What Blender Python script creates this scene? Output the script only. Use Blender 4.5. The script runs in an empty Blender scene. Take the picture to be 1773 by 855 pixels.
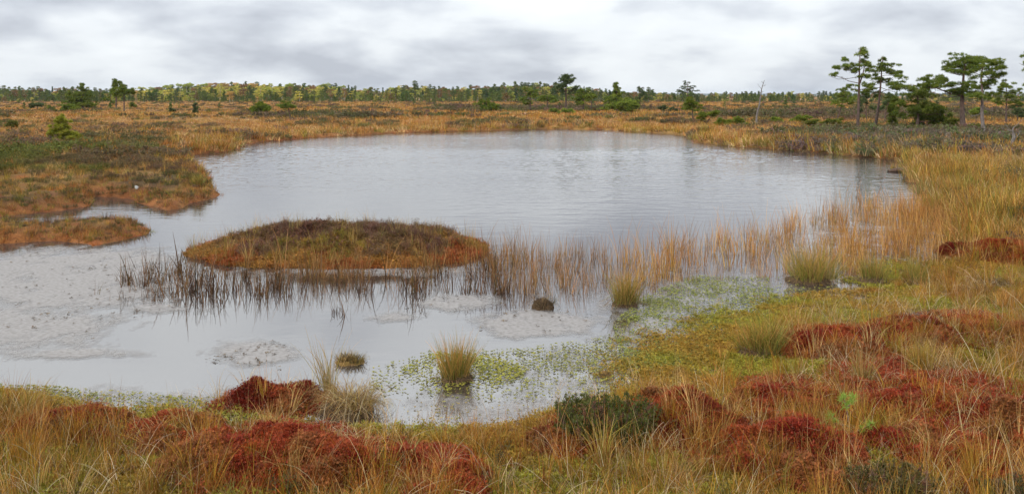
import bpy, math, random
import numpy as np
from math import radians
from mathutils import Vector

# ------------------------------------------------------------------ camera, sky, sun, exposure
SC = bpy.context.scene
COL = SC.collection
F, CX, HY, HC = 1703.0, 886.5, 166.0, 2.5        # focal length and horizon in photo pixels, eye height above the water (m)
cam_d = bpy.data.cameras.new('camera'); cam = bpy.data.objects.new('camera', cam_d); COL.objects.link(cam)
cam.location = (0, 0, HC); cam.rotation_euler = (radians(90), 0, 0)
cam_d.sensor_width = 36; cam_d.lens = 36 * F / 1773; cam_d.shift_y = -(427.5 - HY) / 1773
cam_d.clip_start = 0.1; cam_d.clip_end = 40000
SC.camera = cam

SUN_EL, SUN_AZ = radians(34), radians(222)        # sun behind the left shoulder, veiled by cloud
world = bpy.data.worlds.new('World'); SC.world = world; world.use_nodes = True
wt = world.node_tree; wt.nodes.clear()
def wn(t, **k):
    n = wt.nodes.new(t)
    for a, b in k.items(): setattr(n, a, b)
    return n
def wmath(op, a, b=None):
    n = wn('ShaderNodeMath', operation=op)
    for i, v in enumerate((a, b)):
        if v is None: continue
        if isinstance(v, (int, float)): n.inputs[i].default_value = v
        else: wt.links.new(v, n.inputs[i])
    return n.outputs[0]
sky = wn('ShaderNodeTexSky', sky_type='NISHITA', sun_disc=False, sun_elevation=SUN_EL, sun_rotation=SUN_AZ)
tc = wn('ShaderNodeTexCoord'); sep = wn('ShaderNodeSeparateXYZ'); wt.links.new(tc.outputs['Generated'], sep.inputs[0])
den = wmath('ADD', wmath('MAXIMUM', sep.outputs[2], 0.0), 0.30)
cmb = wn('ShaderNodeCombineXYZ')
wt.links.new(wmath('MULTIPLY', wmath('DIVIDE', sep.outputs[0], den), 1.05), cmb.inputs[0])
wt.links.new(wmath('DIVIDE', sep.outputs[1], den), cmb.inputs[1])
cmb.inputs[2].default_value = 3.7
nz = wn('ShaderNodeTexNoise'); nz.inputs['Scale'].default_value = 2.3; nz.inputs['Detail'].default_value = 8
nz.inputs['Roughness'].default_value = 0.5; nz.inputs['Distortion'].default_value = 0.12
wt.links.new(cmb.outputs[0], nz.inputs['Vector'])
rp = wn('ShaderNodeValToRGB'); wt.links.new(nz.outputs['Fac'], rp.inputs[0])
e = rp.color_ramp.elements
e[0].position = 0.33; e[0].color = (0.45, 0.48, 0.54, 1)
e[1].position = 0.66; e[1].color = (0.82, 0.855, 0.88, 1)
m_ = e.new(0.43); m_.color = (0.59, 0.625, 0.68, 1)
m_ = e.new(0.53); m_.color = (0.74, 0.775, 0.81, 1)
gain = wn('ShaderNodeMix', data_type='RGBA', blend_type='MULTIPLY'); gain.inputs[0].default_value = 1
wt.links.new(rp.outputs[0], gain.inputs[6])
ov = wmath('MULTIPLY', wmath('ADD', wmath('MULTIPLY', wmath('MAXIMUM', sep.outputs[2], 0.0), 1.3), 0.92), 10)   # an overcast sky brightens evenly from horizon to zenith
ovc = wn('ShaderNodeCombineColor')
for i_ in range(3): wt.links.new(ov, ovc.inputs[i_])
wt.links.new(ovc.outputs[0], gain.inputs[7])
mx = wn('ShaderNodeMix', data_type='RGBA'); mx.inputs[0].default_value = 0.96
wt.links.new(sky.outputs[0], mx.inputs[6]); wt.links.new(gain.outputs[2], mx.inputs[7])
bg = wn('ShaderNodeBackground'); bg.inputs[1].default_value = 0.1
wt.links.new(mx.outputs[2], bg.inputs[0])
wo = wn('ShaderNodeOutputWorld'); wt.links.new(bg.outputs[0], wo.inputs[0])

sd_ = bpy.data.lights.new('sun', 'SUN'); sd_.energy = 1.5; sd_.angle = radians(12); sd_.color = (1.0, 0.95, 0.86)
sun = bpy.data.objects.new('sun', sd_); COL.objects.link(sun)
S = Vector((math.sin(SUN_AZ) * math.cos(SUN_EL), math.cos(SUN_AZ) * math.cos(SUN_EL), math.sin(SUN_EL)))
sun.rotation_euler = S.to_track_quat('Z', 'Y').to_euler(); sun.location = (-20, -20, 40)

vs = SC.view_settings
vs.view_transform = 'Standard'; vs.look = 'None'; vs.exposure = 0.30; vs.gamma = 1; vs.use_curve_mapping = False
SC.cycles.max_bounces = 6; SC.cycles.diffuse_bounces = 2; SC.cycles.glossy_bounces = 3
SC.cycles.transmission_bounces = 2; SC.cycles.transparent_max_bounces = 8; SC.cycles.volume_bounces = 0
SC.cycles.sample_clamp_indirect = 6

# ------------------------------------------------------------------ numeric helpers
NR = np.random.default_rng(11)
A = np.asarray
def unif(a, b, n=None): return NR.uniform(a, b, n)
def hash2(ix, iy, s):
    h = (ix.astype(np.int64) * 374761393 + iy.astype(np.int64) * 668265263 + s * 1442695041) & 0xffffffff
    h = ((h ^ (h >> 13)) * 1274126177) & 0xffffffff
    return ((h ^ (h >> 16)) & 0xffff) / 65535.0
def vnoise(x, y, s=0):
    x = A(x, float); y = A(y, float)
    ix = np.floor(x); iy = np.floor(y); fx = x - ix; fy = y - iy
    fx = fx * fx * (3 - 2 * fx); fy = fy * fy * (3 - 2 * fy)
    a = hash2(ix, iy, s); b = hash2(ix + 1, iy, s); c = hash2(ix, iy + 1, s); d = hash2(ix + 1, iy + 1, s)
    return (a + (b - a) * fx) * (1 - fy) + (c + (d - c) * fx) * fy
def fbm(x, y, s=0, o=4):                       # about -1 .. 1
    v = 0; a = 1; t = 0
    for k in range(o):
        v = v + a * (vnoise(x * 2 ** k + 17.3 * k, y * 2 ** k - 9.1 * k, s + k) * 2 - 1); t += a; a *= 0.5
    return v / t * 1.5
def sstep(a, b, x): t = np.clip((x - a) / (b - a), 0, 1); return t * t * (3 - 2 * t)
def W(px, py, z=0.0):                          # photo pixel on the level z -> world x, y
    Y = (HC - z) * F / (A(py, float) - HY); return (A(px, float) - CX) / F * Y, Y
def proj(x, y): return CX + F * x / np.maximum(y, .5), HY + HC * F / np.maximum(y, .5)
def ell(px, py, cx, cy, rx, ry): return np.clip(1.4 * (1 - np.sqrt(((px - cx) / rx) ** 2 + ((py - cy) / ry) ** 2)), 0, 1)
def inside(x, y, poly):
    c = np.zeros(np.shape(x), bool); n = len(poly)
    for i in range(n):
        x1, y1 = poly[i]; x2, y2 = poly[(i + 1) % n]
        if y1 == y2: continue
        c ^= ((y1 > y) != (y2 > y)) & (x < (x2 - x1) * (y - y1) / (y2 - y1) + x1)
    return c
def sdist(x, y, poly):
    best = np.full(np.shape(x), 1e9); n = len(poly)
    for i in range(n):
        ax, ay = poly[i]; bx, by = poly[(i + 1) % n]; ex, ey = bx - ax, by - ay
        t = np.clip(((x - ax) * ex + (y - ay) * ey) / (ex * ex + ey * ey + 1e-9), 0, 1)
        best = np.minimum(best, (x - ax - t * ex) ** 2 + (y - ay - t * ey) ** 2)
    best = np.sqrt(best)
    return np.where(inside(x, y, poly), -best, best)

# ------------------------------------------------------------------ mesh helpers
def make_mesh(name, V, T, mat=None, cols=None, attr='bcol', smooth=False):
    V = np.ascontiguousarray(V, np.float32); T = np.ascontiguousarray(T, np.int32)
    me = bpy.data.meshes.new(name); me.vertices.add(len(V)); me.vertices.foreach_set('co', V.ravel())
    me.loops.add(T.size); me.loops.foreach_set('vertex_index', T.ravel())
    me.polygons.add(len(T)); me.polygons.foreach_set('loop_start', np.arange(0, T.size, T.shape[1], dtype=np.int32))
    if smooth: me.polygons.foreach_set('use_smooth', np.ones(len(T), bool))
    me.update(calc_edges=True)
    if cols is not None:
        c = np.ones((len(V), 4), np.float32); c[:, :3] = cols
        me.attributes.new(attr, 'FLOAT_COLOR', 'POINT').data.foreach_set('color', c.ravel())
    if mat: me.materials.append(mat)
    return me
class MB:
    def __init__(s): s.v = []; s.t = []; s.c = []; s.n = 0
    def add(s, V, T, C):
        V = A(V, float).reshape(-1, 3); C = np.broadcast_to(A(C, float), (len(V), 3))
        s.v.append(V); s.t.append(A(T).reshape(-1, 3) + s.n); s.c.append(C); s.n += len(V)
    def mesh(s, name, mat, smooth=False): return make_mesh(name, np.vstack(s.v), np.vstack(s.t), mat, np.vstack(s.c), smooth=smooth)
def put(name, me, parent=None, loc=(0, 0, 0)):
    o = bpy.data.objects.new(name, me); COL.objects.link(o); o.location = loc
    if parent: o.parent = parent
    return o
def tag(o, label=None, cat=None, group=None, kind=None):
    if label: o['label'] = label
    if cat: o['category'] = cat
    if group: o['group'] = group
    if kind: o['kind'] = kind
    return o
def thing(name, loc, label, cat, group=None): return tag(put(name, None, None, loc), label, cat, group)

def tube(path, rad, sides=6):
    P = A(path, float); n = len(P); rad = A(rad, float)
    T = np.gradient(P, axis=0); T /= np.linalg.norm(T, axis=1)[:, None] + 1e-9
    ref = np.where(np.abs(T[:, 2:3]) > .9, A([[1., 0, 0]]), A([[0, 0, 1.]]))
    U = np.cross(T, ref); U /= np.linalg.norm(U, axis=1)[:, None] + 1e-9; Vv = np.cross(T, U)
    a = np.arange(sides) / sides * 2 * np.pi
    V = P[:, None] + rad[:, None, None] * (np.cos(a)[None, :, None] * U[:, None] + np.sin(a)[None, :, None] * Vv[:, None])
    i = np.arange(n - 1)[:, None] * sides; j = np.arange(sides)[None]; k = (j + 1) % sides
    q = np.stack([i + j, i + k, i + sides + k, i + sides + j], -1).reshape(-1, 4)
    return V.reshape(-1, 3), np.vstack([q[:, [0, 1, 2]], q[:, [0, 2, 3]]])

def blades(n, rad, h, lean, curl, w, K=4, cols=((1, 1, 1),), jit=.18, tip=None, bent=0.0, sq=1.0):
    """n grass blades rooted in a disc; cols are picked per blade; lean/curl in radians"""
    az = unif(0, 2 * np.pi, n); r = rad * np.sqrt(unif(0, 1, n))
    base = np.stack([r * np.cos(az), r * np.sin(az) * sq, np.zeros(n)], 1)
    az2 = az + NR.normal(0, .7, n); H = unif(h[0], h[1], n); L = unif(lean[0], lean[1], n) * (.35 + .75 * r / max(rad, 1e-6))
    Cc = unif(curl[0], curl[1], n); ww = unif(.7, 1.3, n) * w
    wa = unif(0, np.pi, n); wd = np.stack([np.cos(wa), np.sin(wa), np.zeros(n)], 1)
    ks = np.linspace(0, 1, K + 1); pos = base.copy(); rows = []
    kink = np.where(unif(0, 1, n) < bent, NR.integers(1, K + 1, n), 99); kd = unif(.9, 2.2, n)
    for i, s in enumerate(ks):
        th = L + Cc * s * s + np.where(i >= kink, kd, 0)
        if i:
            st = (H / K)[:, None]
            pos = pos + st * np.stack([np.sin(th) * np.cos(az2), np.sin(th) * np.sin(az2), np.cos(th)], 1)
        wid = (ww * (1 - .85 * s ** 1.5))[:, None] * .5
        rows += [pos - wd * wid, pos + wd * wid]
    V = np.stack(rows, 1)
    q = []
    for i in range(K): a = 2 * i; q += [(a, a + 1, a + 3), (a, a + 3, a + 2)]
    m = 2 * (K + 1)
    T = (A(q)[None] + (np.arange(n) * m)[:, None, None]).reshape(-1, 3)
    C = A(cols, float)[NR.integers(0, len(cols), n)] * unif(1 - jit, 1 + jit, (n, 1)) * unif(.93, 1.07, (n, 3))
    C = np.repeat(C[:, None], m, 1)
    if tip is not None:
        s = np.repeat(ks, 2)[None, :, None] ** 2
        C = C * (1 - s) + C * A(tip)[None, None] * s
    return V.reshape(-1, 3), T, C.reshape(-1, 3)

def sprays(centres, m, L, w, up=.4, flat=1.0, cols=None, out=None):
    """m needle/leaf triangles bursting from each centre"""
    N = len(centres); d = NR.normal(0, 1, (N, m, 3)); d[..., 2] = d[..., 2] * flat + up
    if out is not None: d += out[:, None] * .8
    d /= np.linalg.norm(d, axis=2)[..., None]
    side = np.cross(d, NR.normal(0, 1, (N, m, 3))); side /= np.linalg.norm(side, axis=2)[..., None] + 1e-9
    LL = unif(.6, 1.2, (N, m, 1)) * L; c = centres[:, None] + d * unif(0, .25, (N, m, 1)) * L
    V = np.stack([c - side * w * .5, c + side * w * .5, c + d * LL], 2)
    C = np.repeat(cols[:, None] * unif(.85, 1.15, (N, m, 1)), 3, 1).reshape(N * m * 3, 3) if cols is not None else np.ones((N * m * 3, 3))
    if cols is not None: C = np.repeat((cols[:, None] * unif(.82, 1.18, (N, m, 1))).reshape(-1, 3), 3, 0)
    return V.reshape(-1, 3), np.arange(N * m * 3).reshape(-1, 3), C

# ------------------------------------------------------------------ materials
def new_mat(name):
    m = bpy.data.materials.new(name); m.use_nodes = True; nt = m.node_tree; nt.nodes.clear()
    def nn(t, **k):
        n = nt.nodes.new(t)
        for a, b in k.items(): setattr(n, a, b)
        return n
    return m, nt, nn, nt.links.new
def mul(nn, ln, a, b, mode='MULTIPLY'):
    n = nn('ShaderNodeMix', data_type='RGBA', blend_type=mode); n.inputs[0].default_value = 1
    for i, v in ((6, a), (7, b)):
        if isinstance(v, tuple): n.inputs[i].default_value = v
        else: ln(v, n.inputs[i])
    return n.outputs[2]
def leaf_mat(name, inst, trans=.3, rnd=0.0, gloss=0.0):
    m, nt, nn, ln = new_mat(name)
    c = nn('ShaderNodeAttribute', attribute_name='bcol').outputs['Color']
    if inst: c = mul(nn, ln, c, nn('ShaderNodeAttribute', attribute_name='icol', attribute_type='INSTANCER').outputs['Color'])
    if rnd:
        oi = nn('ShaderNodeObjectInfo'); mr = nn('ShaderNodeMapRange'); ln(oi.outputs['Random'], mr.inputs[0])
        mr.inputs[3].default_value = 1 - rnd; mr.inputs[4].default_value = 1 + rnd
        cc = nn('ShaderNodeCombineColor')
        for i in range(3): ln(mr.outputs[0], cc.inputs[i])
        c = mul(nn, ln, c, cc.outputs[0])
    d = nn('ShaderNodeBsdfDiffuse'); ln(c, d.inputs[0]); t = nn('ShaderNodeBsdfTranslucent'); ln(c, t.inputs[0])
    mxs = nn('ShaderNodeMixShader'); mxs.inputs[0].default_value = trans; ln(d.outputs[0], mxs.inputs[1]); ln(t.outputs[0], mxs.inputs[2])
    sh = mxs.outputs[0]
    if gloss:
        g = nn('ShaderNodeBsdfGlossy'); g.inputs['Roughness'].default_value = .45; g.inputs[0].default_value = (1, 1, 1, 1)
        m2 = nn('ShaderNodeMixShader'); m2.inputs[0].default_value = gloss; ln(sh, m2.inputs[1]); ln(g.outputs[0], m2.inputs[2]); sh = m2.outputs[0]
    o = nn('ShaderNodeOutputMaterial'); ln(sh, o.inputs[0]); return m
M_INST = leaf_mat('sedge_blades', True, .3, 0, .015)
M_LEAF = leaf_mat('needles', False, .25, .12)
M_BLADE = leaf_mat('tussock_blades', False, .3, 0, .015)

def bark_mat():
    m, nt, nn, ln = new_mat('pine_bark')
    tc = nn('ShaderNodeTexCoord'); mp = nn('ShaderNodeMapping'); mp.inputs['Scale'].default_value = (9, 9, 2.2); ln(tc.outputs['Object'], mp.inputs[0])
    n = nn('ShaderNodeTexNoise'); n.inputs['Scale'].default_value = 2.5; n.inputs['Detail'].default_value = 6; ln(mp.outputs[0], n.inputs[0])
    r = nn('ShaderNodeValToRGB'); ln(n.outputs[0], r.inputs[0])
    r.color_ramp.elements[0].position = .35; r.color_ramp.elements[0].color = (.55, .5, .5, 1)
    r.color_ramp.elements[1].position = .7; r.color_ramp.elements[1].color = (1.4, 1.35, 1.3, 1)
    c = mul(nn, ln, r.outputs[0], nn('ShaderNodeAttribute', attribute_name='bcol').outputs['Color'])
    b = nn('ShaderNodeBump'); b.inputs['Strength'].default_value = .6; b.inputs['Distance'].default_value = .02; ln(n.outputs[0], b.inputs['Height'])
    d = nn('ShaderNodeBsdfPrincipled'); d.inputs['Roughness'].default_value = .9; ln(c, d.inputs['Base Color']); ln(b.outputs[0], d.inputs['Normal'])
    o = nn('ShaderNodeOutputMaterial'); ln(d.outputs[0], o.inputs[0]); return m
M_BARK = bark_mat()

def soil_mat(name, bump=.03, fine=38):
    m, nt, nn, ln = new_mat(name)
    g = nn('ShaderNodeNewGeometry')
    n1 = nn('ShaderNodeTexNoise'); n1.inputs['Scale'].default_value = fine; n1.inputs['Detail'].default_value = 5; ln(g.outputs['Position'], n1.inputs[0])
    n2 = nn('ShaderNodeTexNoise'); n2.inputs['Scale'].default_value = 2.3; n2.inputs['Detail'].default_value = 6; ln(g.outputs['Position'], n2.inputs[0])
    r = nn('ShaderNodeValToRGB'); ln(n1.outputs[0], r.inputs[0])
    r.color_ramp.elements[0].position = .3; r.color_ramp.elements[0].color = (.55, .5, .45, 1)
    r.color_ramp.elements[1].position = .7; r.color_ramp.elements[1].color = (1.35, 1.35, 1.3, 1)
    r2 = nn('ShaderNodeValToRGB'); ln(n2.outputs[0], r2.inputs[0])
    r2.color_ramp.elements[0].position = .3; r2.color_ramp.elements[0].color = (.75, .7, .7, 1)
    r2.color_ramp.elements[1].position = .7; r2.color_ramp.elements[1].color = (1.2, 1.2, 1.1, 1)
    c = mul(nn, ln, mul(nn, ln, nn('ShaderNodeAttribute', attribute_name='bcol').outputs['Color'], r.outputs[0]), r2.outputs[0])
    b = nn('ShaderNodeBump'); b.inputs['Strength'].default_value = .8; b.inputs['Distance'].default_value = bump; ln(n1.outputs[0], b.inputs['Height'])
    d = nn('ShaderNodeBsdfPrincipled'); d.inputs['Roughness'].default_value = .95; d.inputs['Specular IOR Level'].default_value = .15
    ln(c, d.inputs['Base Color']); ln(b.outputs[0], d.inputs['Normal'])
    o = nn('ShaderNodeOutputMaterial'); ln(d.outputs[0], o.inputs[0]); return m
M_SOIL = soil_mat('bog_ground'); M_MOSS = soil_mat('moss_cushion', .02, 60)

def water_mat():
    m, nt, nn, ln = new_mat('pond_water')
    g = nn('ShaderNodeNewGeometry'); sp = nn('ShaderNodeSeparateXYZ'); ln(g.outputs['Position'], sp.inputs[0])
    def noise(scale, sx, sy, det=3):
        mp = nn('ShaderNodeMapping'); mp.inputs['Scale'].default_value = (sx, sy, 1); ln(g.outputs['Position'], mp.inputs[0])
        n = nn('ShaderNodeTexNoise'); n.inputs['Scale'].default_value = scale; n.inputs['Detail'].default_value = det; ln(mp.outputs[0], n.inputs[0]); return n.outputs[0]
    def mth(op, a, b):
        n = nn('ShaderNodeMath', operation=op)
        for i, v in enumerate((a, b)):
            if isinstance(v, (int, float)): n.inputs[i].default_value = v
            else: ln(v, n.inputs[i])
        return n.outputs[0]
    n1 = noise(1.0, 1.6, 3.0, 4); n2 = noise(1.0, 5.5, 9.0, 3)
    # wind: calm in the lee of the near reeds, ruffled on the open water
    mr = nn('ShaderNodeMapRange'); mr.inputs[1].default_value = 13; mr.inputs[2].default_value = 36; mr.inputs[3].default_value = .10; mr.inputs[4].default_value = 1.0; mr.interpolation_type = 'SMOOTHSTEP'
    ln(sp.outputs[1], mr.inputs[0])
    pat = nn('ShaderNodeMapRange'); pat.inputs[1].default_value = .35; pat.inputs[2].default_value = .65; pat.inputs[3].default_value = .5; pat.inputs[4].default_value = 1.2
    ln(noise(1.0, .05, .13, 3), pat.inputs[0])
    st = mth('MULTIPLY', mr.outputs[0], pat.outputs[0])
    hgt = mth('ADD', n1, mth('MULTIPLY', n2, .35))
    b = nn('ShaderNodeBump'); b.inputs['Distance'].default_value = .022; ln(mth('MULTIPLY', st, 1.0), b.inputs['Strength']); ln(hgt, b.inputs['Height'])
    p = nn('ShaderNodeBsdfPrincipled'); p.inputs['Base Color'].default_value = (.045, .035, .03, 1)
    p.inputs['IOR'].default_value = 4.0; p.inputs['Roughness'].default_value = .04
    ln(b.outputs[0], p.inputs['Normal'])
    o = nn('ShaderNodeOutputMaterial'); ln(p.outputs[0], o.inputs[0]); return m
M_WATER = water_mat()

def film_glint_mat():  # one pale colour serves real scum and painted water glint
    m, nt, nn, ln = new_mat('peat_film_and_glint')
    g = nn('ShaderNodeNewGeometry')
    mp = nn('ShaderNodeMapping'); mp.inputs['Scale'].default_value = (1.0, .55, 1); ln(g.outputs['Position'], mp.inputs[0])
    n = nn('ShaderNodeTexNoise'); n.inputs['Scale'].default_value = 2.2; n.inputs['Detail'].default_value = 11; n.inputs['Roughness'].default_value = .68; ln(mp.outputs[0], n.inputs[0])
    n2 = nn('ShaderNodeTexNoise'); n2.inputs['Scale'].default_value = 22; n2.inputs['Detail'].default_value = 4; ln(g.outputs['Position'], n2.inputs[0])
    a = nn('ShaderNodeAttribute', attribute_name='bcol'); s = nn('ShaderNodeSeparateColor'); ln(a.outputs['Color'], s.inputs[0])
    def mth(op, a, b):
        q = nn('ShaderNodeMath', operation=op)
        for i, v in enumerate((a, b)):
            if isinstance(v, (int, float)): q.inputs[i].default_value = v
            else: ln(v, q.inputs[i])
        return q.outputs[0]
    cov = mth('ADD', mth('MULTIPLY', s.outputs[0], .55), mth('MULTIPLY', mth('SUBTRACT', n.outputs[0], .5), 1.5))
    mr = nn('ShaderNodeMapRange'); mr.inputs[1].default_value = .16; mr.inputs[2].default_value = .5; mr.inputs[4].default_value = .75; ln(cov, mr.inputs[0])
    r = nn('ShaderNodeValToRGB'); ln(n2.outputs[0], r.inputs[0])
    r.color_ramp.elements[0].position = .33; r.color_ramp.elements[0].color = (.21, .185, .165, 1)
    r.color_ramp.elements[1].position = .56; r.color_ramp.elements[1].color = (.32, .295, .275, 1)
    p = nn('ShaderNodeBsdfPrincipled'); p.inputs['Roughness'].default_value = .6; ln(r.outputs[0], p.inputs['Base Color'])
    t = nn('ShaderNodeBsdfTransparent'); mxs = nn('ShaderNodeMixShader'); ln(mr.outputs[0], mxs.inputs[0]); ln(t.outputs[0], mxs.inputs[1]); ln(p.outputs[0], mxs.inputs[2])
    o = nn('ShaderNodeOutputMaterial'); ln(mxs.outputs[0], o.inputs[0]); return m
M_FILM_GLINT = film_glint_mat()

# ------------------------------------------------------------------ the lie of the land
POND_PX = [(-420, 640), (-150, 655), (0, 676), (110, 694), (200, 722), (265, 742), (330, 748), (400, 738), (450, 730), (540, 738), (620, 744),
 (720, 742), (800, 744), (880, 738), (950, 718), (1030, 694), (1100, 672), (1165, 645), (1215, 612), (1250, 585), (1300, 562), (1360, 545),
 (1440, 534), (1520, 520), (1575, 490), (1620, 462), (1650, 430), (1660, 398), (1648, 372), (1618, 352), (1598, 338), (1588, 322), (1572, 308),
 (1566, 296), (1580, 287), (1568, 280), (1510, 273), (1440, 267), (1370, 261), (1300, 256), (1240, 251), (1203, 247), (1200, 239), (1160, 233),
 (1110, 228.5), (1050, 225.5), (980, 224.5), (900, 225), (820, 227), (740, 229), (670, 231), (640, 233), (585, 236), (540, 239), (500, 242), (450, 246),
 (425, 251), (412, 258), (380, 264), (335, 268), (288, 271), (300, 279), (330, 286), (348, 298), (362, 312), (372, 328), (378, 338), (368, 345), (335, 352), (322, 361),
 (285, 366), (258, 354), (215, 345), (165, 341), (160, 350), (150, 358), (100, 364), (40, 371), (-60, 381), (-60, 392), (40, 392), (120, 388), (190, 386), (236, 388), (264, 397),
 (258, 406), (215, 416), (160, 428), (110, 418), (60, 418), (0, 422), (-150, 428), (-480, 450)]
POND = list(zip(*[list(v) for v in W(*zip(*POND_PX))]))
def pond_d(x, y):
    d = sdist(x, y, POND)
    return d + .10 * np.clip(y / 14, .5, 2.5) * fbm(x * 1.1, y * .8, 40, 3)
def hum(x, y):
    n = .62 * fbm(x * .17, y * .15, 3, 2) + .38 * fbm(x * .55, y * .5, 9, 3)
    return np.clip(n + .12, 0, 1.2)
def height(x, y, d=None):
    x = A(x, float); y = A(y, float)
    if d is None: d = pond_d(x, y)
    px, py = proj(x, y)
    left = sstep(520, 380, px) * sstep(700, 480, py); near = sstep(420, 560, py) * (1 - left)
    marsh = np.maximum(np.maximum(ell(px, py, 1240, 610, 230, 130), ell(px, py, 1480, 525, 300, 80)), ell(px, py, 600, 752, 420, 30))
    spit = np.clip(1.6 * ell(px, py, 60, 398, 300, 44), 0, 1); B = .17 + .10 * left - .09 * near; B = B * (1 - .45 * spit); B = B * (1 - .88 * np.clip(marsh * 1.5, 0, 1))
    B = B * (1 + .35 * fbm(x * .7, y * .7, 21, 2))
    amp = .26 * (1 - .6 * near) * (1 - .8 * spit) * (1 - .9 * np.clip(marsh * 1.5, 0, 1))
    land = B * (1 - np.exp(-np.maximum(d, 0) / .3)) + amp * hum(x, y) * sstep(.1, 2.2, d) + .02 * fbm(x * 3.5, y * 3.5, 31, 2) * sstep(0, .4, d)
    return np.where(d > 0, land, -.4 * (1 - np.exp(np.minimum(d, 0) / .7)))

STRAW, PALE, GOLD, OLIVE, ORANGE = A([.39, .225, .07]), A([.50, .36, .155]), A([.37, .215, .03]), A([.19, .185, .03]), A([.33, .135, .035])
RED, HEATH, GREENH, PURPLE, LIME = A([.27, .035, .014]), A([.13, .085, .042]), A([.088, .10, .02]), A([.16, .085, .06]), A([.30, .25, .035])
RUST = A([.24, .085, .025])
REDS = [(440, 775, 95, 60), (560, 800, 150, 75), (660, 830, 110, 60), (772, 828, 62, 40), (488, 708, 60, 36), (120, 735, 70, 16), (300, 740, 70, 16), (1350, 690, 90, 45), (1520, 672, 120, 50),
        (1650, 700, 120, 50), (1340, 745, 110, 50), (1600, 750, 110, 40), (1745, 725, 90, 50), (1460, 590, 120, 30), (1640, 560, 120, 25), (1740, 430, 60, 30), (1000, 745, 70, 35), (1180, 720, 90, 40), (1700, 800, 100, 35)]
def ground_col(x, y, d):
    px, py = proj(x, y); h = hum(x, y); n = fbm(x * .35, y * .3, 50, 3)
    c = STRAW[None] * .8 + (ORANGE - STRAW)[None] * .45 * sstep(-.3, .6, n)[:, None]
    t = sstep(.3, .7, h)[:, None]; c = c * (1 - t) + HEATH * t
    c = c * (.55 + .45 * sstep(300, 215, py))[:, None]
    near = sstep(330, 520, py)[:, None]
    c = c * (1 - near) + (GOLD * .3 + RUST * .4 * sstep(-.4, .5, fbm(x * .9, y * .9, 55, 3))[:, None]) * near
    e = (sstep(1.1, 0, d) * sstep(1300, 900, px + py * 1.0))[:, None] * .8; c = c * (1 - e) + (RUST * .9 + A([.05, .03, .02]) * sstep(-.2, .5, fbm(x * 3, y * 3, 57, 3))[:, None]) * e
    wet = np.maximum(np.maximum(ell(px, py, 1230, 615, 200, 90), ell(px, py, 1480, 530, 260, 40)), ell(px, py, 620, 752, 460, 22))[:, None]
    wet = np.clip(wet * 1.4, 0, 1); c = c * (1 - wet) + LIME * .85 * wet
    rd = np.zeros(len(x))
    for a in REDS: rd = np.maximum(rd, ell(px, py, *a))
    rd = sstep(.05, .4, rd + .25 * fbm(x * 2, y * 2, 80, 3))[:, None]; c = c * (1 - rd) + (RED * .6 + RUST * .4) * rd
    peat = sstep(.02, -.15, d)[:, None]; c = c * (1 - peat) + A([.035, .022, .015]) * peat
    return c

ys = np.concatenate([[1.0, 1.8, 2.6, 3.4, 4.0], np.exp(np.arange(np.log(4.4), np.log(20), .0085)), np.exp(np.arange(np.log(20), np.log(110), .014)),
                     np.exp(np.arange(np.log(110), np.log(7800), .055)), [7800.]])
ts = np.concatenate([np.linspace(-2.4, -.72, 18)[:-1], np.linspace(-.72, .72, 400), np.linspace(.72, 2.4, 18)[1:]])
TX, TY = np.meshgrid(ts, ys); gx = (TX * (TY + .8)).ravel(); gy = TY.ravel()
gd = pond_d(gx, gy); gz = height(gx, gy, gd); gz = np.where(gy > 900, gz * 0 + .1, gz)
nr, nc = TX.shape; ii = np.arange(nr - 1)[:, None] * nc + np.arange(nc - 1)[None]
quads = np.stack([ii, ii + 1, ii + nc + 1, ii + nc], -1).reshape(-1, 4)
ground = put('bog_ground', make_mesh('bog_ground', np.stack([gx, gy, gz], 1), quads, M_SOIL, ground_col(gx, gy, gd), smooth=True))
tag(ground, 'brown and straw coloured bog plain reaching to the horizon', 'bog', kind='structure')

wyr = np.exp(np.arange(np.log(6.2), np.log(78), .0055)); wtc = np.linspace(-.86, .56, 520); WX, WY = np.meshgrid(wtc, wyr); WX = WX * WY
wind = sstep(12, 30, WY) * (.45 + .9 * sstep(-.5, .5, fbm(WX * .06, WY * .12, 201, 3)))
step = .0055 * WY
amp = wind * np.clip(.042 * step, .0013, .012) + .0006
WZ = amp * (.4 * fbm(WX * 1.6, WY * 2.2, 205, 2) + .9 * NR.normal(0, .35, WX.shape) * wind)
nr, nc = WX.shape; ii = np.arange(nr - 1)[:, None] * nc + np.arange(nc - 1)[None]
water = put('pond_water', make_mesh('pond_water', np.stack([WX, WY, WZ], -1).reshape(-1, 3), np.stack([ii, ii + 1, ii + nc + 1, ii + nc], -1).reshape(-1, 4), M_WATER, smooth=True))
tag(water, 'still grey bog pond reflecting the overcast sky', 'pond', kind='structure')

def gpos(px, py):                               # where a photo pixel meets the land
    z = 0.0
    for _ in range(4):
        x, y = W(px, py, z); z = float(height(A([x]), A([y]))[0])
    return float(x), float(y), max(z, 0.0)

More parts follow.
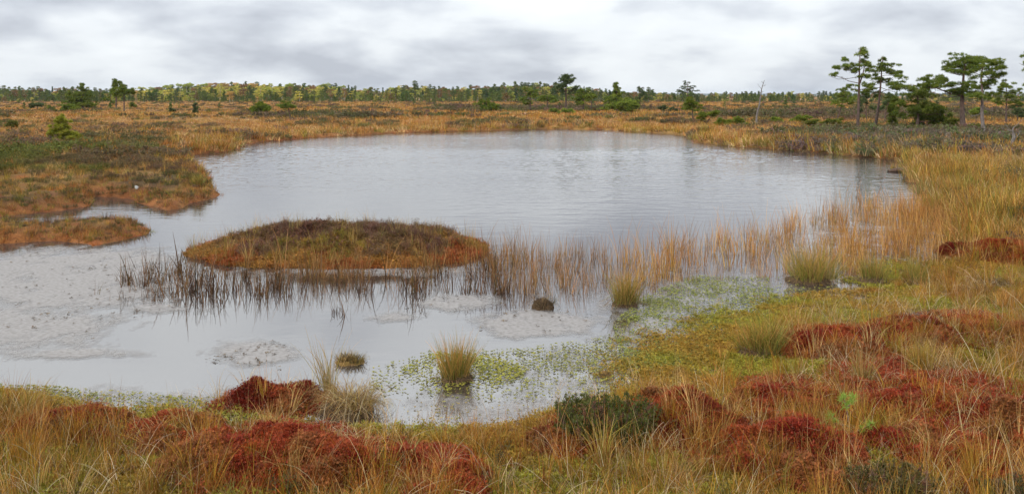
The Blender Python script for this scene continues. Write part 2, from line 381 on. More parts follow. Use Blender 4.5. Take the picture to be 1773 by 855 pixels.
# distant ridge on the horizon
hx = np.linspace(-5200, 5200, 260); hv = []; ht = []
for k, (yy, top, s) in enumerate(((6900, 0, 71), (7000, 1, 71), (7200, 1, 72), (7500, 0, 72))):
    zz = top * (13 + 6 * fbm(hx / 900, hx * 0, s, 3) + 1.8 * fbm(hx / 60, hx * 0, s + 5, 3) + 6 * sstep(-500, 1200, hx))
    hv.append(np.stack([hx, hx * 0 + yy, np.maximum(zz, -.5) - .4 * (1 - top)], 1))
for k in range(3):
    i = np.arange(259) + k * 260; ht.append(np.stack([i, i + 1, i + 261, i + 260], 1))
hills = put('far_hills', make_mesh('far_hills', np.vstack(hv), np.vstack(ht), M_SOIL, np.tile(A([.035, .05, .03]), (1040, 1))))
tag(hills, 'low wooded ridge far off on the horizon', 'hills', kind='structure')

# ------------------------------------------------------------------ scatter (stuff nobody could count)
def scatter(name, pts, yaw, scl, col, vid, sources, parent=None, tilt=.12, origin=(0, 0, 0)):
    n = len(pts); P = (A(pts, float) - A(origin)).astype(np.float32)
    me = bpy.data.meshes.new(name); me.vertices.add(n); me.vertices.foreach_set('co', P.ravel())
    rot = np.stack([NR.normal(0, tilt, n), NR.normal(0, tilt, n), yaw], 1).astype(np.float32)
    s3 = np.broadcast_to(A(scl, np.float32).reshape(n, -1), (n, 3)).astype(np.float32)
    me.attributes.new('rot', 'FLOAT_VECTOR', 'POINT').data.foreach_set('vector', rot.ravel())
    me.attributes.new('scl', 'FLOAT_VECTOR', 'POINT').data.foreach_set('vector', np.ascontiguousarray(s3).ravel())
    c4 = np.ones((n, 4), np.float32); c4[:, :3] = col
    me.attributes.new('icol', 'FLOAT_COLOR', 'POINT').data.foreach_set('color', c4.ravel())
    me.attributes.new('vid', 'INT', 'POINT').data.foreach_set('value', A(vid, np.int32))
    sc = bpy.data.collections.new(name + '_sources')
    for i, sm in enumerate(sources): sc.objects.link(bpy.data.objects.new('%s_source_%03d' % (name, i), sm))
    ng = bpy.data.node_groups.new(name, 'GeometryNodeTree')
    ng.interface.new_socket('Geometry', in_out='INPUT', socket_type='NodeSocketGeometry')
    ng.interface.new_socket('Geometry', in_out='OUTPUT', socket_type='NodeSocketGeometry')
    N = ng.nodes.new; L = ng.links.new
    gi = N('NodeGroupInput'); go = N('NodeGroupOutput'); iop = N('GeometryNodeInstanceOnPoints'); ci = N('GeometryNodeCollectionInfo')
    m2p = N('GeometryNodeMeshToPoints'); ci.inputs['Collection'].default_value = sc
    ci.inputs['Separate Children'].default_value = True; ci.inputs['Reset Children'].default_value = True
    def attr(nm, dt):
        a = N('GeometryNodeInputNamedAttribute'); a.data_type = dt; a.inputs['Name'].default_value = nm; return a.outputs['Attribute']
    e2r = N('FunctionNodeEulerToRotation'); L(attr('rot', 'FLOAT_VECTOR'), e2r.inputs[0])
    L(gi.outputs[0], m2p.inputs[0]); L(m2p.outputs[0], iop.inputs['Points']); L(ci.outputs[0], iop.inputs['Instance'])
    iop.inputs['Pick Instance'].default_value = True
    L(attr('vid', 'INT'), iop.inputs['Instance Index']); L(e2r.outputs[0], iop.inputs['Rotation']); L(attr('scl', 'FLOAT_VECTOR'), iop.inputs['Scale'])
    L(iop.outputs[0], go.inputs[0])
    o = put(name, me, parent); mod = o.modifiers.new('scatter', 'NODES'); mod.node_group = ng
    o['kind'] = 'stuff'
    return o

BC = ((1, 1, 1), (1.2, 1.12, .95), (.7, .6, .5), (.62, .76, .5), (1.35, 1.35, 1.4), (.9, .66, .45), (.5, .4, .34))
def bsrc(n, *a, **k):
    V, T, C = blades(n, *a, **k); return make_mesh('clump', V, T, M_INST, C)
def heath_src(stems, leaves, h, rad, L, w):
    mb = MB()
    az = unif(0, 6.283, stems); r = rad * np.sqrt(unif(0, 1, stems))
    for i in range(stems):
        b = A([r[i] * math.cos(az[i]), r[i] * math.sin(az[i]), 0]); ln_ = unif(.1, .5); hh = unif(.6, 1.1) * h
        tipd = A([math.sin(ln_) * math.cos(az[i]), math.sin(ln_) * math.sin(az[i]), math.cos(ln_)]) * hh
        V, T = tube([b, b + tipd * .5 + NR.normal(0, .02, 3), b + tipd], [.0035, .003, .0015], 3); mb.add(V, T, (.9, .7, .6))
        f = unif(.25, 1.02, leaves)[:, None]; C = b + tipd * f + NR.normal(0, .012 + L * .4, (leaves, 3))
        col = A([1, 1, 1.]) * unif(.7, 1.35, (leaves, 1)) * unif(.9, 1.1, (leaves, 3))
        V, T, Cc = sprays(C, 3, L, w, .8, 1, col); mb.add(V, T, Cc)
    return mb.mesh('heather_clump', M_INST)
def star_src(n, L, w, up, lift=0.0):
    d = np.arange(n) / n * 6.283 + NR.normal(0, .15, n); mb = MB(); LL = unif(.7, 1.1, n) * L
    dv = np.stack([np.cos(d), np.sin(d), unif(up * .5, up * 1.4, n)], 1); sv = np.stack([-np.sin(d), np.cos(d), d * 0], 1)
    z = A([0, 0, lift])
    V = np.stack([dv * L * .05 + z, dv * (LL * .55)[:, None] + sv * w * .5 + z, dv * LL[:, None] + z, dv * (LL * .55)[:, None] - sv * w * .5 + z], 1)
    i = np.arange(n)[:, None] * 4; T = np.vstack([i + A([[0, 1, 2]]), i + A([[0, 2, 3]])])
    mb.add(V.reshape(-1, 3), T, np.repeat(unif(.75, 1.25, (n, 1)) * unif(.93, 1.07, (n, 3)), 4, 0)); return mb.mesh('star', M_INST)
def moss_src(k=9):
    mb = MB()
    for i in range(k):
        n = 9; d = unif(0, 6.283, n); c = A([NR.normal(0, .03), NR.normal(0, .03), unif(-.006, .012)])
        dv = np.stack([np.cos(d), np.sin(d), unif(.1, 1.3, n)], 1) * unif(.010, .022, (n, 1)); sv = np.stack([-np.sin(d), np.cos(d), d * 0], 1) * .0035
        V = np.stack([c - sv, c + sv, c + dv], 1).reshape(-1, 3)
        mb.add(V, np.arange(3 * n).reshape(-1, 3), np.repeat(unif(.65, 1.35, (1, 1)) * unif(.85, 1.15, (n, 3)), 3, 0))
    return mb.mesh('moss_sprig', M_INST)

# clump kinds: straw, gold, olive, droop; three levels of coarseness by distance
SRC = []; IDX = {}
def reg(key, meshes): IDX[key] = (len(SRC), len(meshes)); SRC.extend(meshes)
for lod, (nb, w, K, rd, hs) in enumerate(((26, .0042, 4, .07, 1), (22, .010, 3, .16, 1.1), (20, .024, 2, .36, 1.2), (22, .06, 2, .8, 1.25))):
    V4 = range(4 if lod else 6)
    reg(('straw', lod), [bsrc(nb, rd, (.18 * hs, .36 * hs), (.1, .55), (.2, 1.2), w, K, BC, tip=(1.1, 1.05, 1), bent=.12) for _ in V4])
    reg(('gold', lod), [bsrc(nb, rd, (.16 * hs, .42 * hs), (.02, .32), (0, .6), w, K, BC, tip=(1.2, .95, .8), bent=.05) for _ in V4])
    reg(('olive', lod), [bsrc(nb + 6, rd, (.2 * hs, .42 * hs), (.05, .4), (.05, .7), w, K, BC, tip=(1.5, 1.15, 1.0), bent=.04) for _ in V4])
    reg(('droop', lod), [bsrc(nb + 8, rd, (.14 * hs, .34 * hs), (.5, 1.3), (.5, 1.6), w, K, BC, bent=.25) for _ in V4])
HS = []; HIDX = {}
def hreg(key, meshes): HIDX[key] = (len(HS), len(meshes)); HS.extend(meshes)
hreg(0, [heath_src(12, 16, .2, .09, .016, .006) for _ in range(4)])
hreg(1, [heath_src(14, 12, .24, .2, .035, .016) for _ in range(4)])
hreg(2, [heath_src(14, 9, .3, .42, .08, .04) for _ in range(3)])
hreg(3, [heath_src(14, 8, .34, .9, .16, .09) for _ in range(3)])

bands = [(4.6, 9, 125), (9, 13, 90), (13, 20, 48), (20, 32, 26), (32, 50, 13), (50, 80, 6.5), (80, 130, 2.6), (130, 220, .9), (220, 380, .3)]
PX = []; PY = []
for y1, y2, dn in bands:
    tm = .66; N = int(dn * tm * (y2 * y2 - y1 * y1)); yy = np.sqrt(unif(0, 1, N) * (y2 * y2 - y1 * y1) + y1 * y1)
    PX.append(unif(-tm, tm, N) * yy); PY.append(yy)
GX = np.concatenate(PX); GY = np.concatenate(PY); GD = pond_d(GX, GY)
k = GD > .02; GX, GY, GD = GX[k], GY[k], GD[k]; GZ = height(GX, GY, GD); gpx, gpy = proj(GX, GY); N = len(GX)
hm = hum(GX, GY); n1 = fbm(GX * .3, GY * .25, 60, 3); n2 = fbm(GX * .9, GY * .8, 65, 3); n3 = fbm(GX * 2.1, GY * 2.0, 66, 2)
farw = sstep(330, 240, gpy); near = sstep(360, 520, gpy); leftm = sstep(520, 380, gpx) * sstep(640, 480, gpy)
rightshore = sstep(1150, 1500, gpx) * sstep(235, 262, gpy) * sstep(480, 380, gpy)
wts = {}
wts['straw'] = .9 + .5 * farw + .4 * sstep(-.2, .5, n1) + .5 * rightshore
wts['gold'] = .35 + .7 * near + .5 * sstep(0, .5, n2) + .3 * sstep(2.5, .3, GD) + .4 * rightshore
wts['olive'] = .12 + .35 * sstep(.1, .5, -n1) * (1 - farw) + .7 * sstep(2.2, .3, GD) * (1 - near) + .7 * rightshore * sstep(-.1, .4, n2) + .2 * near * sstep(.1, .6, n2)
wts['droop'] = .35 + .5 * near * sstep(-.1, .5, -n2) + .3 * leftm
hw = 2.2 * sstep(.33, .6, hm + .1 * n2) * (1 - .85 * near)
shrub = np.maximum.reduce([ell(gpx, gpy, 1600, 248, 330, 24), ell(gpx, gpy, 110, 300, 240, 24) * .6, ell(gpx, gpy, 255, 283, 75, 12), ell(gpx, gpy, 1720, 340, 90, 40),
                           ell(gpx, gpy, 940, 193, 240, 6), ell(gpx, gpy, 560, 208, 160, 5), ell(gpx, gpy, 1560, 205, 400, 12) * .7])
shrub = shrub * (1 - .85 * sstep(4.5, 1.5, GD) * sstep(900, 1100, gpx))
hw = hw * (.8 - .35 * farw) + 3.0 * shrub * (1 - .3 * farw) * (.35 + .9 * sstep(-.3, .4, n2))
wts['heath'] = hw + leftm * sstep(280, 300, gpy) * (.3 + 1.3 * sstep(-.1, .5, n2))
names = list(wts); Wm = np.stack([np.maximum(wts[q], 0) for q in names], 1); cum = np.cumsum(Wm / Wm.sum(1, keepdims=True), 1)
typ = (unif(0, 1, N)[:, None] > cum).sum(1)
red = np.zeros(N)
for a in REDS: red = np.maximum(red, ell(gpx, gpy, *a))
wet = np.maximum.reduce([ell(gpx, gpy, 1240, 622, 210, 75), ell(gpx, gpy, 1470, 530, 230, 34), ell(gpx, gpy, 640, 752, 120, 14), ell(gpx, gpy, 320, 752, 70, 16)])
keep = unif(0, 1, N) > np.clip(.93 * sstep(.0, .35, red) * near + .8 * sstep(.0, .4, wet), 0, .86)
# thin along gaps so the moss and peat show between the clumps
keep &= unif(0, 1, N) > (.05 + .6 * sstep(-.2, .4, -n3 - .5 * n2)) * near
keep &= unif(0, 1, N) > .55 * sstep(.5, .1, GD) * near
lod = np.select([GY < 14, GY < 34, GY < 95], [0, 1, 2], 3)
cs = np.zeros((N, 3)); j = unif(0, 1, (N, 1))
def blend(a, b, t): return a[None] * (1 - t) + b[None] * t
tt = {'straw': blend(STRAW, PALE, j * .9), 'gold': blend(GOLD, STRAW, j * .8), 'olive': blend(OLIVE, GOLD, j * .6), 'droop': blend(A([.28, .19, .115]), A([.40, .30, .19]), j), 'heath': blend(HEATH, GREENH, j)}
for i, q in enumerate(names): cs = np.where((typ == i)[:, None], tt[q], cs)
ob = (sstep(-.1, .6, fbm(GX * .5, GY * .45, 70, 3)) * .55 * (1 - .6 * rightshore))[:, None]
cs = np.where((typ != 4)[:, None], cs * (1 - ob) + cs * A([1.02, .82, .70]) * ob, cs)
grn = np.maximum(ell(gpx, gpy, 100, 300, 200, 26), ell(gpx, gpy, 260, 282, 70, 10))[:, None]
cs = np.where((typ == 4)[:, None], cs * (1 - np.clip(grn * 2, 0, 1)) + blend(GREENH, OLIVE * .8, j) * np.clip(grn * 2, 0, 1), cs)
pur = (sstep(0, .5, n1) * .7)[:, None]
cs = np.where((typ == 4)[:, None], cs * (1 - pur) + blend(PURPLE, HEATH, j) * pur, cs)
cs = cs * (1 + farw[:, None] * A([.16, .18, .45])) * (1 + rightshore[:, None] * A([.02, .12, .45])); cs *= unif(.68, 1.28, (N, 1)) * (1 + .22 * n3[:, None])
tint = NR.integers(0, 9, N)[:, None]; cs = np.where((tint == 0) & (typ != 4)[:, None], cs * A([.62, .42, .32]), cs); cs = np.where((tint == 1) & (typ != 4)[:, None], cs * A([.62, .82, .5]), cs)
scl = unif(.7, 1.25, N) * (1 + .35 * rightshore * (typ < 3) * 0.3) * np.where((typ == 4) & (shrub > .2), 1.35, 1) * (1 - .25 * leftm)
scl *= np.where(GY > 60, .85, 1) * (1 - .28 * near) * (1 - .25 * sstep(.7, .1, GD) * near) * (1 - .45 * leftm * sstep(295, 340, gpy)) * (1 - .35 * np.clip(1.6 * ell(gpx, gpy, 60, 398, 300, 44), 0, 1))
vid = np.zeros(N, int)
for i, q in enumerate(names):
    for l in range(4):
        mk = (typ == i) & (lod == l); a, b = (HIDX[l] if q == 'heath' else IDX[(q, l)]); vid[mk] = a + NR.integers(0, b, mk.sum())
yaw = unif(0, 6.283, N); pts = np.stack([GX, GY, GZ - .01], 1)
g = keep & (typ != 4)
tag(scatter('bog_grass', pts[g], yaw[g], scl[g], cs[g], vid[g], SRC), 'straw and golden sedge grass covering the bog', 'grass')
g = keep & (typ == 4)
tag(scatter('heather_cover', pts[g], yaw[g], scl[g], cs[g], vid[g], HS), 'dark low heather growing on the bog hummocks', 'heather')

# short tufts overhanging the banks
En = 60000; ey = np.exp(unif(np.log(13), np.log(75), En)); ex = unif(-.62, .62, En) * ey; ed = pond_d(ex, ey); k = (ed > -.02) & (ed < .45 + .008 * ey) & (unif(0, 1, En) < .8); ex, ey, ed = ex[k], ey[k], ed[k]; n = len(ex)
el_ = np.select([ey < 14, ey < 34, ey < 95], [0, 1, 2], 3); ek = NR.integers(0, 3, n); ev = np.zeros(n, int)
for i, q in enumerate(('droop', 'straw', 'olive')):
    for l in range(3): mk = (ek == i) & (el_ == l); a, b = IDX[(q, l)]; ev[mk] = a + NR.integers(0, b, mk.sum())
ec = A([tuple(RUST), tuple(STRAW * .8), tuple(OLIVE), (.12, .07, .04), tuple(ORANGE)])[NR.integers(0, 5, n)] * unif(.6, 1.2, (n, 1))
tag(scatter('bank_fringe', np.stack([ex, ey, height(ex, ey, ed) - .01], 1), unif(0, 6.283, n), unif(.3, .75, n) * np.where(ey < 30, .7, .9), ec, ev, SRC, tilt=.3), 'ragged rusty tufts overhanging the banks of the pond', 'grass')

# moss carpet of the near shore
mos = [moss_src() for _ in range(6)]
Nm = 150000; yy = np.sqrt(unif(0, 1, Nm) * (15 ** 2 - 4.8 ** 2) + 4.8 ** 2); xx = unif(-.62, .62, Nm) * yy
qx, qy = proj(xx, yy); dd = pond_d(xx, yy); mat = np.maximum(ell(qx, qy, 1230, 570, 260, 150), np.maximum(ell(qx, qy, 1430, 500, 260, 70), ell(qx, qy, 330, 735, 230, 40)))
k = (dd > -.05) | (unif(0, 1, Nm) < 1.2 * np.clip(mat * 1.6, 0, 1) * sstep(-1.1, .1, dd) * sstep(-.5, .5, fbm(xx * 2.5, yy * 2, 98, 4) + .35 * sstep(-1.2, 0, dd))); xx, yy, dd = xx[k], yy[k], dd[k]; qx, qy = proj(xx, yy); Nm = len(xx)
r_ = np.zeros(Nm)
for a in REDS: r_ = np.maximum(r_, ell(qx, qy, *a))
r_ = sstep(.05, .4, r_ + .2 * fbm(xx * 2, yy * 2, 80, 2))[:, None]
gm = sstep(-.3, .5, fbm(xx * 1.3, yy * 1.3, 85, 3))[:, None]
mc = (A([.30, .27, .03]) * (1 - gm) + A([.35, .215, .03]) * gm) * (1 - r_) + blend(A([.25, .032, .013]), A([.35, .075, .022]), unif(0, 1, (Nm, 1))) * r_
tag(scatter('moss_carpet', np.stack([xx, yy, np.maximum(height(xx, yy, dd), 0) + .004], 1), unif(0, 6.283, Nm), unif(.5, 1.05, Nm), mc * unif(.75, 1.25, (Nm, 1)), NR.integers(0, 6, Nm), mos, tilt=.3),
    'lime, rust and red bog moss carpeting the near shore', 'moss')

# pale dead straw lying and arching over moss and grass, with a few tall thin stalks
ds = [bsrc(9, .12, (.2, .5), (.3, 1.25), (.5, 1.7), .0032, 5, ((1, 1, 1), (1.15, 1.15, 1.2), (.75, .7, .65)), bent=.3) for _ in range(8)] + [bsrc(3, .08, (.35, .55), (0, .3), (0, .5), .0035, 4, ((1, .9, .7), (.8, .6, .4))) for _ in range(4)]
n = 2300; yy = np.sqrt(unif(0, 1, n) * (13 ** 2 - 4.8 ** 2) + 4.8 ** 2); xx = unif(-.62, .62, n) * yy; dd = pond_d(xx, yy); qx, qy = proj(xx, yy)
k = (dd > .08) & (unif(0, 1, n) < .25 + .8 * sstep(-.3, .4, fbm(xx * 1.8, yy * 1.8, 99, 3))) & (ell(qx, qy, 1240, 622, 210, 75) < .1); xx, yy, dd = xx[k], yy[k], dd[k]; n = len(xx)
tag(scatter('dead_straw', np.stack([xx, yy, height(xx, yy, dd) + unif(0, .09, n)], 1), unif(0, 6.283, n), unif(.6, 1.05, n), blend(A([.46, .34, .18]), A([.60, .50, .33]), unif(0, 1, (n, 1))) * unif(.7, 1.15, (n, 1)), NR.integers(0, 12, n), ds, tilt=.2), 'pale dead straw arching over the moss of the near shore', 'straw')

# ------------------------------------------------------------------ reeds standing in the water
def in_px_poly(poly, n):
    Pw = list(zip(*[list(v) for v in W(*zip(*poly))])); xs = [p[0] for p in Pw]; ysw = [p[1] for p in Pw]; out = []
    x = unif(min(xs), max(xs), n * 4); y = unif(min(ysw), max(ysw), n * 4); k = inside(x, y, Pw); return x[k][:n], y[k][:n]
reed_dark = [bsrc(NR.integers(3, 8), .06, (.12, .50), (0, .3), (0, .5), .011, 4, BC, bent=.22) for _ in range(8)]
reed_tan = [bsrc(NR.integers(5, 12), .10, (.16, .64), (0, .2), (0, .5), .0062, 4, BC, tip=(1.15, 1.1, 1.05), bent=.08) for _ in range(8)]
def reeds(name, label, polys, src, cols, smin, smax, minw=None):
    X = []; Y = []; 
    for poly, n in polys: x, y = in_px_poly(poly, n); X.append(x); Y.append(y)
    X = np.concatenate(X); Y = np.concatenate(Y)
    k = unif(0, 1, len(X)) < .1 + .9 * sstep(-.5, .45, fbm(X * 2.3, Y * 2.3, 93, 3)); X, Y = X[k], Y[k]
    n = len(X); j = unif(0, 1, (n, 1)); c = blend(A(cols[0]), A(cols[1]), j) * unif(.75, 1.25, (n, 1))
    o = scatter(name, np.stack([X, Y, X * 0 - .03], 1), unif(0, 6.283, n), unif(smin * .7, smax, n) * (.75 + .5 * sstep(-.5, .6, fbm(X * 1.7 + 5, Y * 1.7, 94, 2))), c, NR.integers(0, len(src), n), src, tilt=.08)
    tag(o, label, 'reeds')
reeds('reed_bed', 'sparse dark brown dead reeds standing in the water before the mossy island',
      [([(212, 478), (300, 468), (420, 478), (560, 486), (700, 482), (860, 470), (880, 515), (700, 505), (520, 512), (400, 525), (300, 530), (212, 525)], 780),
       ([(150, 520), (215, 470), (330, 430), (330, 470), (215, 530)], 22), ([(560, 540), (640, 560), (640, 540)], 6)], reed_dark, ((.05, .026, .016), (.19, .105, .045)), .5, 1.0)
reeds('reed_bed', 'tan reeds fringing the island and the open middle of the pond',
      [([(380, 458), (560, 474), (720, 470), (850, 446), (860, 462), (720, 488), (560, 488)], 300), ([(830, 455), (880, 432), (960, 440), (1060, 430), (1065, 500), (1000, 520), (940, 520), (870, 505)], 430)],
      reed_tan, ((.13, .07, .03), (.36, .2, .07)), .5, 1.0)
reeds('reed_bed', 'dense orange brown reeds in the shallows beside the right shore',
      [([(1040, 455), (1130, 425), (1260, 410), (1400, 385), (1500, 362), (1600, 352), (1660, 370), (1670, 425), (1600, 462), (1440, 472), (1340, 482), (1200, 488), (1060, 510)], 1350),
       ([(1350, 380), (1480, 352), (1600, 345), (1600, 380), (1400, 410)], 200), ([(1460, 430), (1640, 390), (1660, 440), (1560, 480), (1460, 480)], 500)],
      reed_tan, ((.25, .11, .03), (.50, .30, .095)), .55, 1.15)

# ------------------------------------------------------------------ floating plants, scum film with painted water glint, debris
ros = [star_src(7, .020, .012, .5, .008) for _ in range(4)] + [star_src(9, .017, .007, 1.1, .006) for _ in range(3)]
FX = []; FY = []; FC = []
for poly, n, c0, c1 in ((((-80, 668), (60, 668), (200, 678), (330, 690), (520, 690), (520, 745), (300, 752), (200, 730), (0, 690)), 5200, (.15, .17, .035), (.30, .24, .05)),
    (((640, 640), (740, 610), (900, 605), (1000, 590), (1180, 560), (1200, 620), (1100, 680), (960, 700), (760, 690), (640, 680)), 7500, (.15, .16, .035), (.31, .27, .06)),
    (((1060, 560), (1120, 510), (1200, 478), (1330, 480), (1350, 530), (1260, 580), (1190, 640), (1080, 640)), 16000, (.13, .16, .035), (.29, .27, .06)),
    (((690, 640), (760, 610), (860, 620), (920, 640), (860, 675), (740, 680)), 3200, (.24, .24, .03), (.36, .31, .05)),
    (((700, 690), (960, 690), (1060, 680), (940, 730), (700, 745)), 350, (.20, .18, .05), (.32, .22, .08)), (((1340, 480), (1560, 440), (1600, 470), (1440, 520), (1340, 535)), 1300, (.20, .22, .03), (.32, .3, .05))):
    x, y = in_px_poly(poly, n); k = unif(0, 1, len(x)) < .2 + .65 * sstep(-.5, .6, fbm(x * 2.2, y * 1.6, 95, 4)); x, y = x[k], y[k]
    FX.append(x); FY.append(y); FC.append(blend(A(c0), A(c1), unif(0, 1, (len(x), 1))))
FX = np.concatenate(FX); FY = np.concatenate(FY); FC = np.vstack(FC); n = len(FX)
tag(scatter('floating_plants', np.stack([FX, FY, FX * 0 + .004], 1), unif(0, 6.283, n), unif(.3, .95, n), FC * unif(.85, 1.6, (n, 1)), NR.integers(0, 7, n), ros, tilt=.1), 'small green water plants floating in the shallows', 'water plants')
deb = [star_src(3, .022, .018, .3, .004) for _ in range(4)]
DX = []; DY = []
for poly, n in ((((-100, 440), (100, 425), (260, 450), (340, 480), (340, 530), (150, 600), (-100, 620)), 750), (((820, 555), (930, 530), (1050, 550), (960, 592), (840, 585)), 90), (((350, 625), (470, 590), (520, 605), (500, 640)), 110), (((700, 510), (880, 510), (860, 545), (700, 550)), 30)):
    x, y = in_px_poly(poly, n); k = unif(0, 1, len(x)) < .1 + sstep(-.2, .5, fbm(x * 2.5, y * 1.7, 97, 3)); DX.append(x[k]); DY.append(y[k])
DX = np.concatenate(DX); DY = np.concatenate(DY); n = len(DX)
tag(scatter('floating_debris', np.stack([DX, DY, DX * 0 + .007], 1), unif(0, 6.283, n), unif(.4, 1.5, n) , blend(A([.06, .045, .03]), A([.2, .14, .08]), unif(0, 1, (n, 1))), NR.integers(0, 4, n), deb, tilt=.2), 'dark bits of dead plants floating on the pale film', 'debris')

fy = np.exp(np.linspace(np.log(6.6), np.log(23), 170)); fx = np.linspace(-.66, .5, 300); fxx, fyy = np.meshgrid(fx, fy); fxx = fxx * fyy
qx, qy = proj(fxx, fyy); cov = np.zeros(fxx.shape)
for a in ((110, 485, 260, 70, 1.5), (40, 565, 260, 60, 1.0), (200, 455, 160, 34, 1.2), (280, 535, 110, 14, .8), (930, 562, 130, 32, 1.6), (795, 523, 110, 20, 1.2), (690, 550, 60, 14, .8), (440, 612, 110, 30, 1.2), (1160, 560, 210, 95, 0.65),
          (1000, 655, 280, 80, 0.54), (880, 700, 220, 50, 0.54), (1250, 500, 180, 50, 0.61), (1500, 420, 200, 60, .7), (640, 472, 330, 14, .8), (250, 690, 300, 30, .6), (130, 612, 190, 14, .9)):  # patches among the floating plants paint in bright water reflection; others are scum
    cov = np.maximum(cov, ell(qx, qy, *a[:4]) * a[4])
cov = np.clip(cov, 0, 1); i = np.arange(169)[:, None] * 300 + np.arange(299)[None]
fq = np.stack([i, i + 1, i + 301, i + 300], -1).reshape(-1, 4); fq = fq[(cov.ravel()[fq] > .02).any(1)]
film = put('floating_film_and_glint', make_mesh('floating_film_and_glint', np.stack([fxx.ravel(), fyy.ravel(), fxx.ravel() * 0 + .005], 1), fq, M_FILM_GLINT, np.repeat(cov.ravel()[:, None], 3, 1)))
tag(film, 'pale peaty scum film on the shallow water, with painted water glint among the floating plants', 'scum', kind='stuff')

# ------------------------------------------------------------------ moss hummocks and the island
def mound(name, label, cat, cx, cy, a, b, H, z0, colf, sprig=0, sprig_cols=None, seed=1, group=None, edge=.35, profile=2.4, lump=.05, res=64, extra=None, sprig_s=(.4, .85)):
    root = thing(name, (cx, cy, z0), label, cat, group)
    na = res * 2; rr = np.linspace(0, 1, res // 2) ** .8; th = np.arange(na) / na * 2 * np.pi
    def out(t): return 1 + edge * .5 * fbm(np.cos(t) * 1.3 + seed, np.sin(t) * 1.3, 100 + seed, 3)
    Rr, Th = np.meshgrid(rr, th, indexing='ij'); o_ = out(Th); X = a * Rr * o_ * np.cos(Th); Y = b * Rr * o_ * np.sin(Th)
    def zf(X, Y, r): return H * np.maximum(1 - r ** profile, 0) * (1 + .45 * fbm(X / a * (1.3 if seed != 42 else 2.6) + seed, Y / b * (1.1 if seed != 42 else 1.8), 110 + seed, 2)) + lump * fbm(X * 5, Y * 5, 120 + seed, 3) * np.minimum(1, (1 - r) * 5) - .06 * (r > .99) * 0
    Z = zf(X, Y, Rr); Z[-1] = -.14
    V = np.stack([X, Y, Z], -1).reshape(-1, 3); m = len(rr)
    i = np.arange(m - 1)[:, None] * na; j = np.arange(na)[None]; kk = (j + 1) % na
    q = np.stack([i + j, i + na + j, i + na + kk, i + kk], -1).reshape(-1, 4)
    put('moss_cushion', make_mesh(name, V, q, M_MOSS, colf(V[:, 0], V[:, 1], V[:, 2], Rr.ravel()), smooth=True), root)
    def samp(n, rmin=0, rmax=1):
        r = np.sqrt(unif(rmin ** 2, rmax ** 2, n)); t = unif(0, 6.283, n); o_ = out(t); x = a * r * o_ * np.cos(t); y = b * r * o_ * np.sin(t); return x, y, zf(x, y, r), r
    if sprig:
        x, y, z, r = samp(sprig); c = colf(x, y, z, r) * unif(.7, 1.35, (sprig, 1))
        scatter('moss_sprigs', np.stack([x, y, z], 1), unif(0, 6.283, sprig), unif(*sprig_s, sprig), c, NR.integers(0, 6, sprig), mos, root, tilt=.35)
    if extra: extra(root, samp)
    return root

def red_col(seed, red=RED):
    def f(x, y, z, r):
        n = sstep(-.4, .5, fbm(x * 4, y * 4, 130 + seed, 3))[:, None]; n2 = sstep(.0, .5, fbm(x * 2.6, y * 2.6, 140 + seed, 3))[:, None]
        c = red * (1 - n) + A([.34, .07, .02]) * n; return c * (1 - n2 * .5) + A([.30, .16, .05]) * n2 * .5
    return f
def grass_on(n, kinds, cols, smin, smax, rmax=.95):
    def f(root, samp):
        x, y, z, r = samp(n, 0, rmax); ids = []
        for i in range(n): a, b = IDX[(kinds[NR.integers(0, len(kinds))], 0)]; ids.append(a + NR.integers(0, b))
        c = A(cols)[NR.integers(0, len(cols), n)] * unif(.8, 1.2, (n, 1))
        scatter('sparse_sedge', np.stack([x, y, z - .01], 1), unif(0, 6.283, n), unif(smin, smax, n), c, ids, SRC, root)
    return f
STR3 = [tuple(STRAW), tuple(PALE), tuple(GOLD)]
HM = [  # px, py (crown centre), half width px, depth m, height m, label
 (488, 726, 75, .40, .17, 'dark red moss hummock at the water edge beside a drooping sedge'),
 (455, 800, 100, .55, .20, 'crimson moss hummock on the near shore with bleached grass over it'),
 (585, 818, 120, .50, .17, 'broad rust red moss hummock with bare orange patches'),
 (770, 850, 62, .36, .17, 'small bright red moss dome among pale grass'),
 (110, 748, 70, .40, .10, 'low dark red moss swelling among golden grass on the near left shore'),
 (300, 762, 75, .42, .11, 'low maroon moss swelling beside a lime green moss flat'),
 (1190, 735, 105, .55, .20, 'maroon moss hummock tangled with dead grass behind the dark heather bush'),
 (1345, 712, 80, .45, .16, 'scarlet moss hummock between pale sedge and a pine seedling'),
 (1520, 712, 120, .60, .26, 'tall red moss hummock directly behind the pine seedling'),
 (1655, 728, 115, .55, .20, 'long red moss hummock topped with orange sprigs'),
 (1600, 775, 90, .45, .17, 'brick red moss hummock in front of the tall ones'),
 (1350, 778, 120, .55, .14, 'flat scarlet moss swelling strewn with pale straw'),
 (1752, 755, 70, .5, .19, 'dark red moss hummock crossed by green sedge at the frame edge'),
 (1700, 828, 85, .4, .10, 'low crimson moss patch beside grey twigs'),
 (990, 775, 60, .36, .11, 'pinkish red moss patch below the dark heather bush'),
 (1460, 600, 95, .55, .16, 'rusty moss hummock behind a green tussock on the right shore'),
 (1650, 580, 110, .6, .16, 'red brown moss hummock overgrown with grey dead grass'),
 (1740, 448, 58, .8, .30, 'dark maroon moss mound beyond the tall shore grass')]
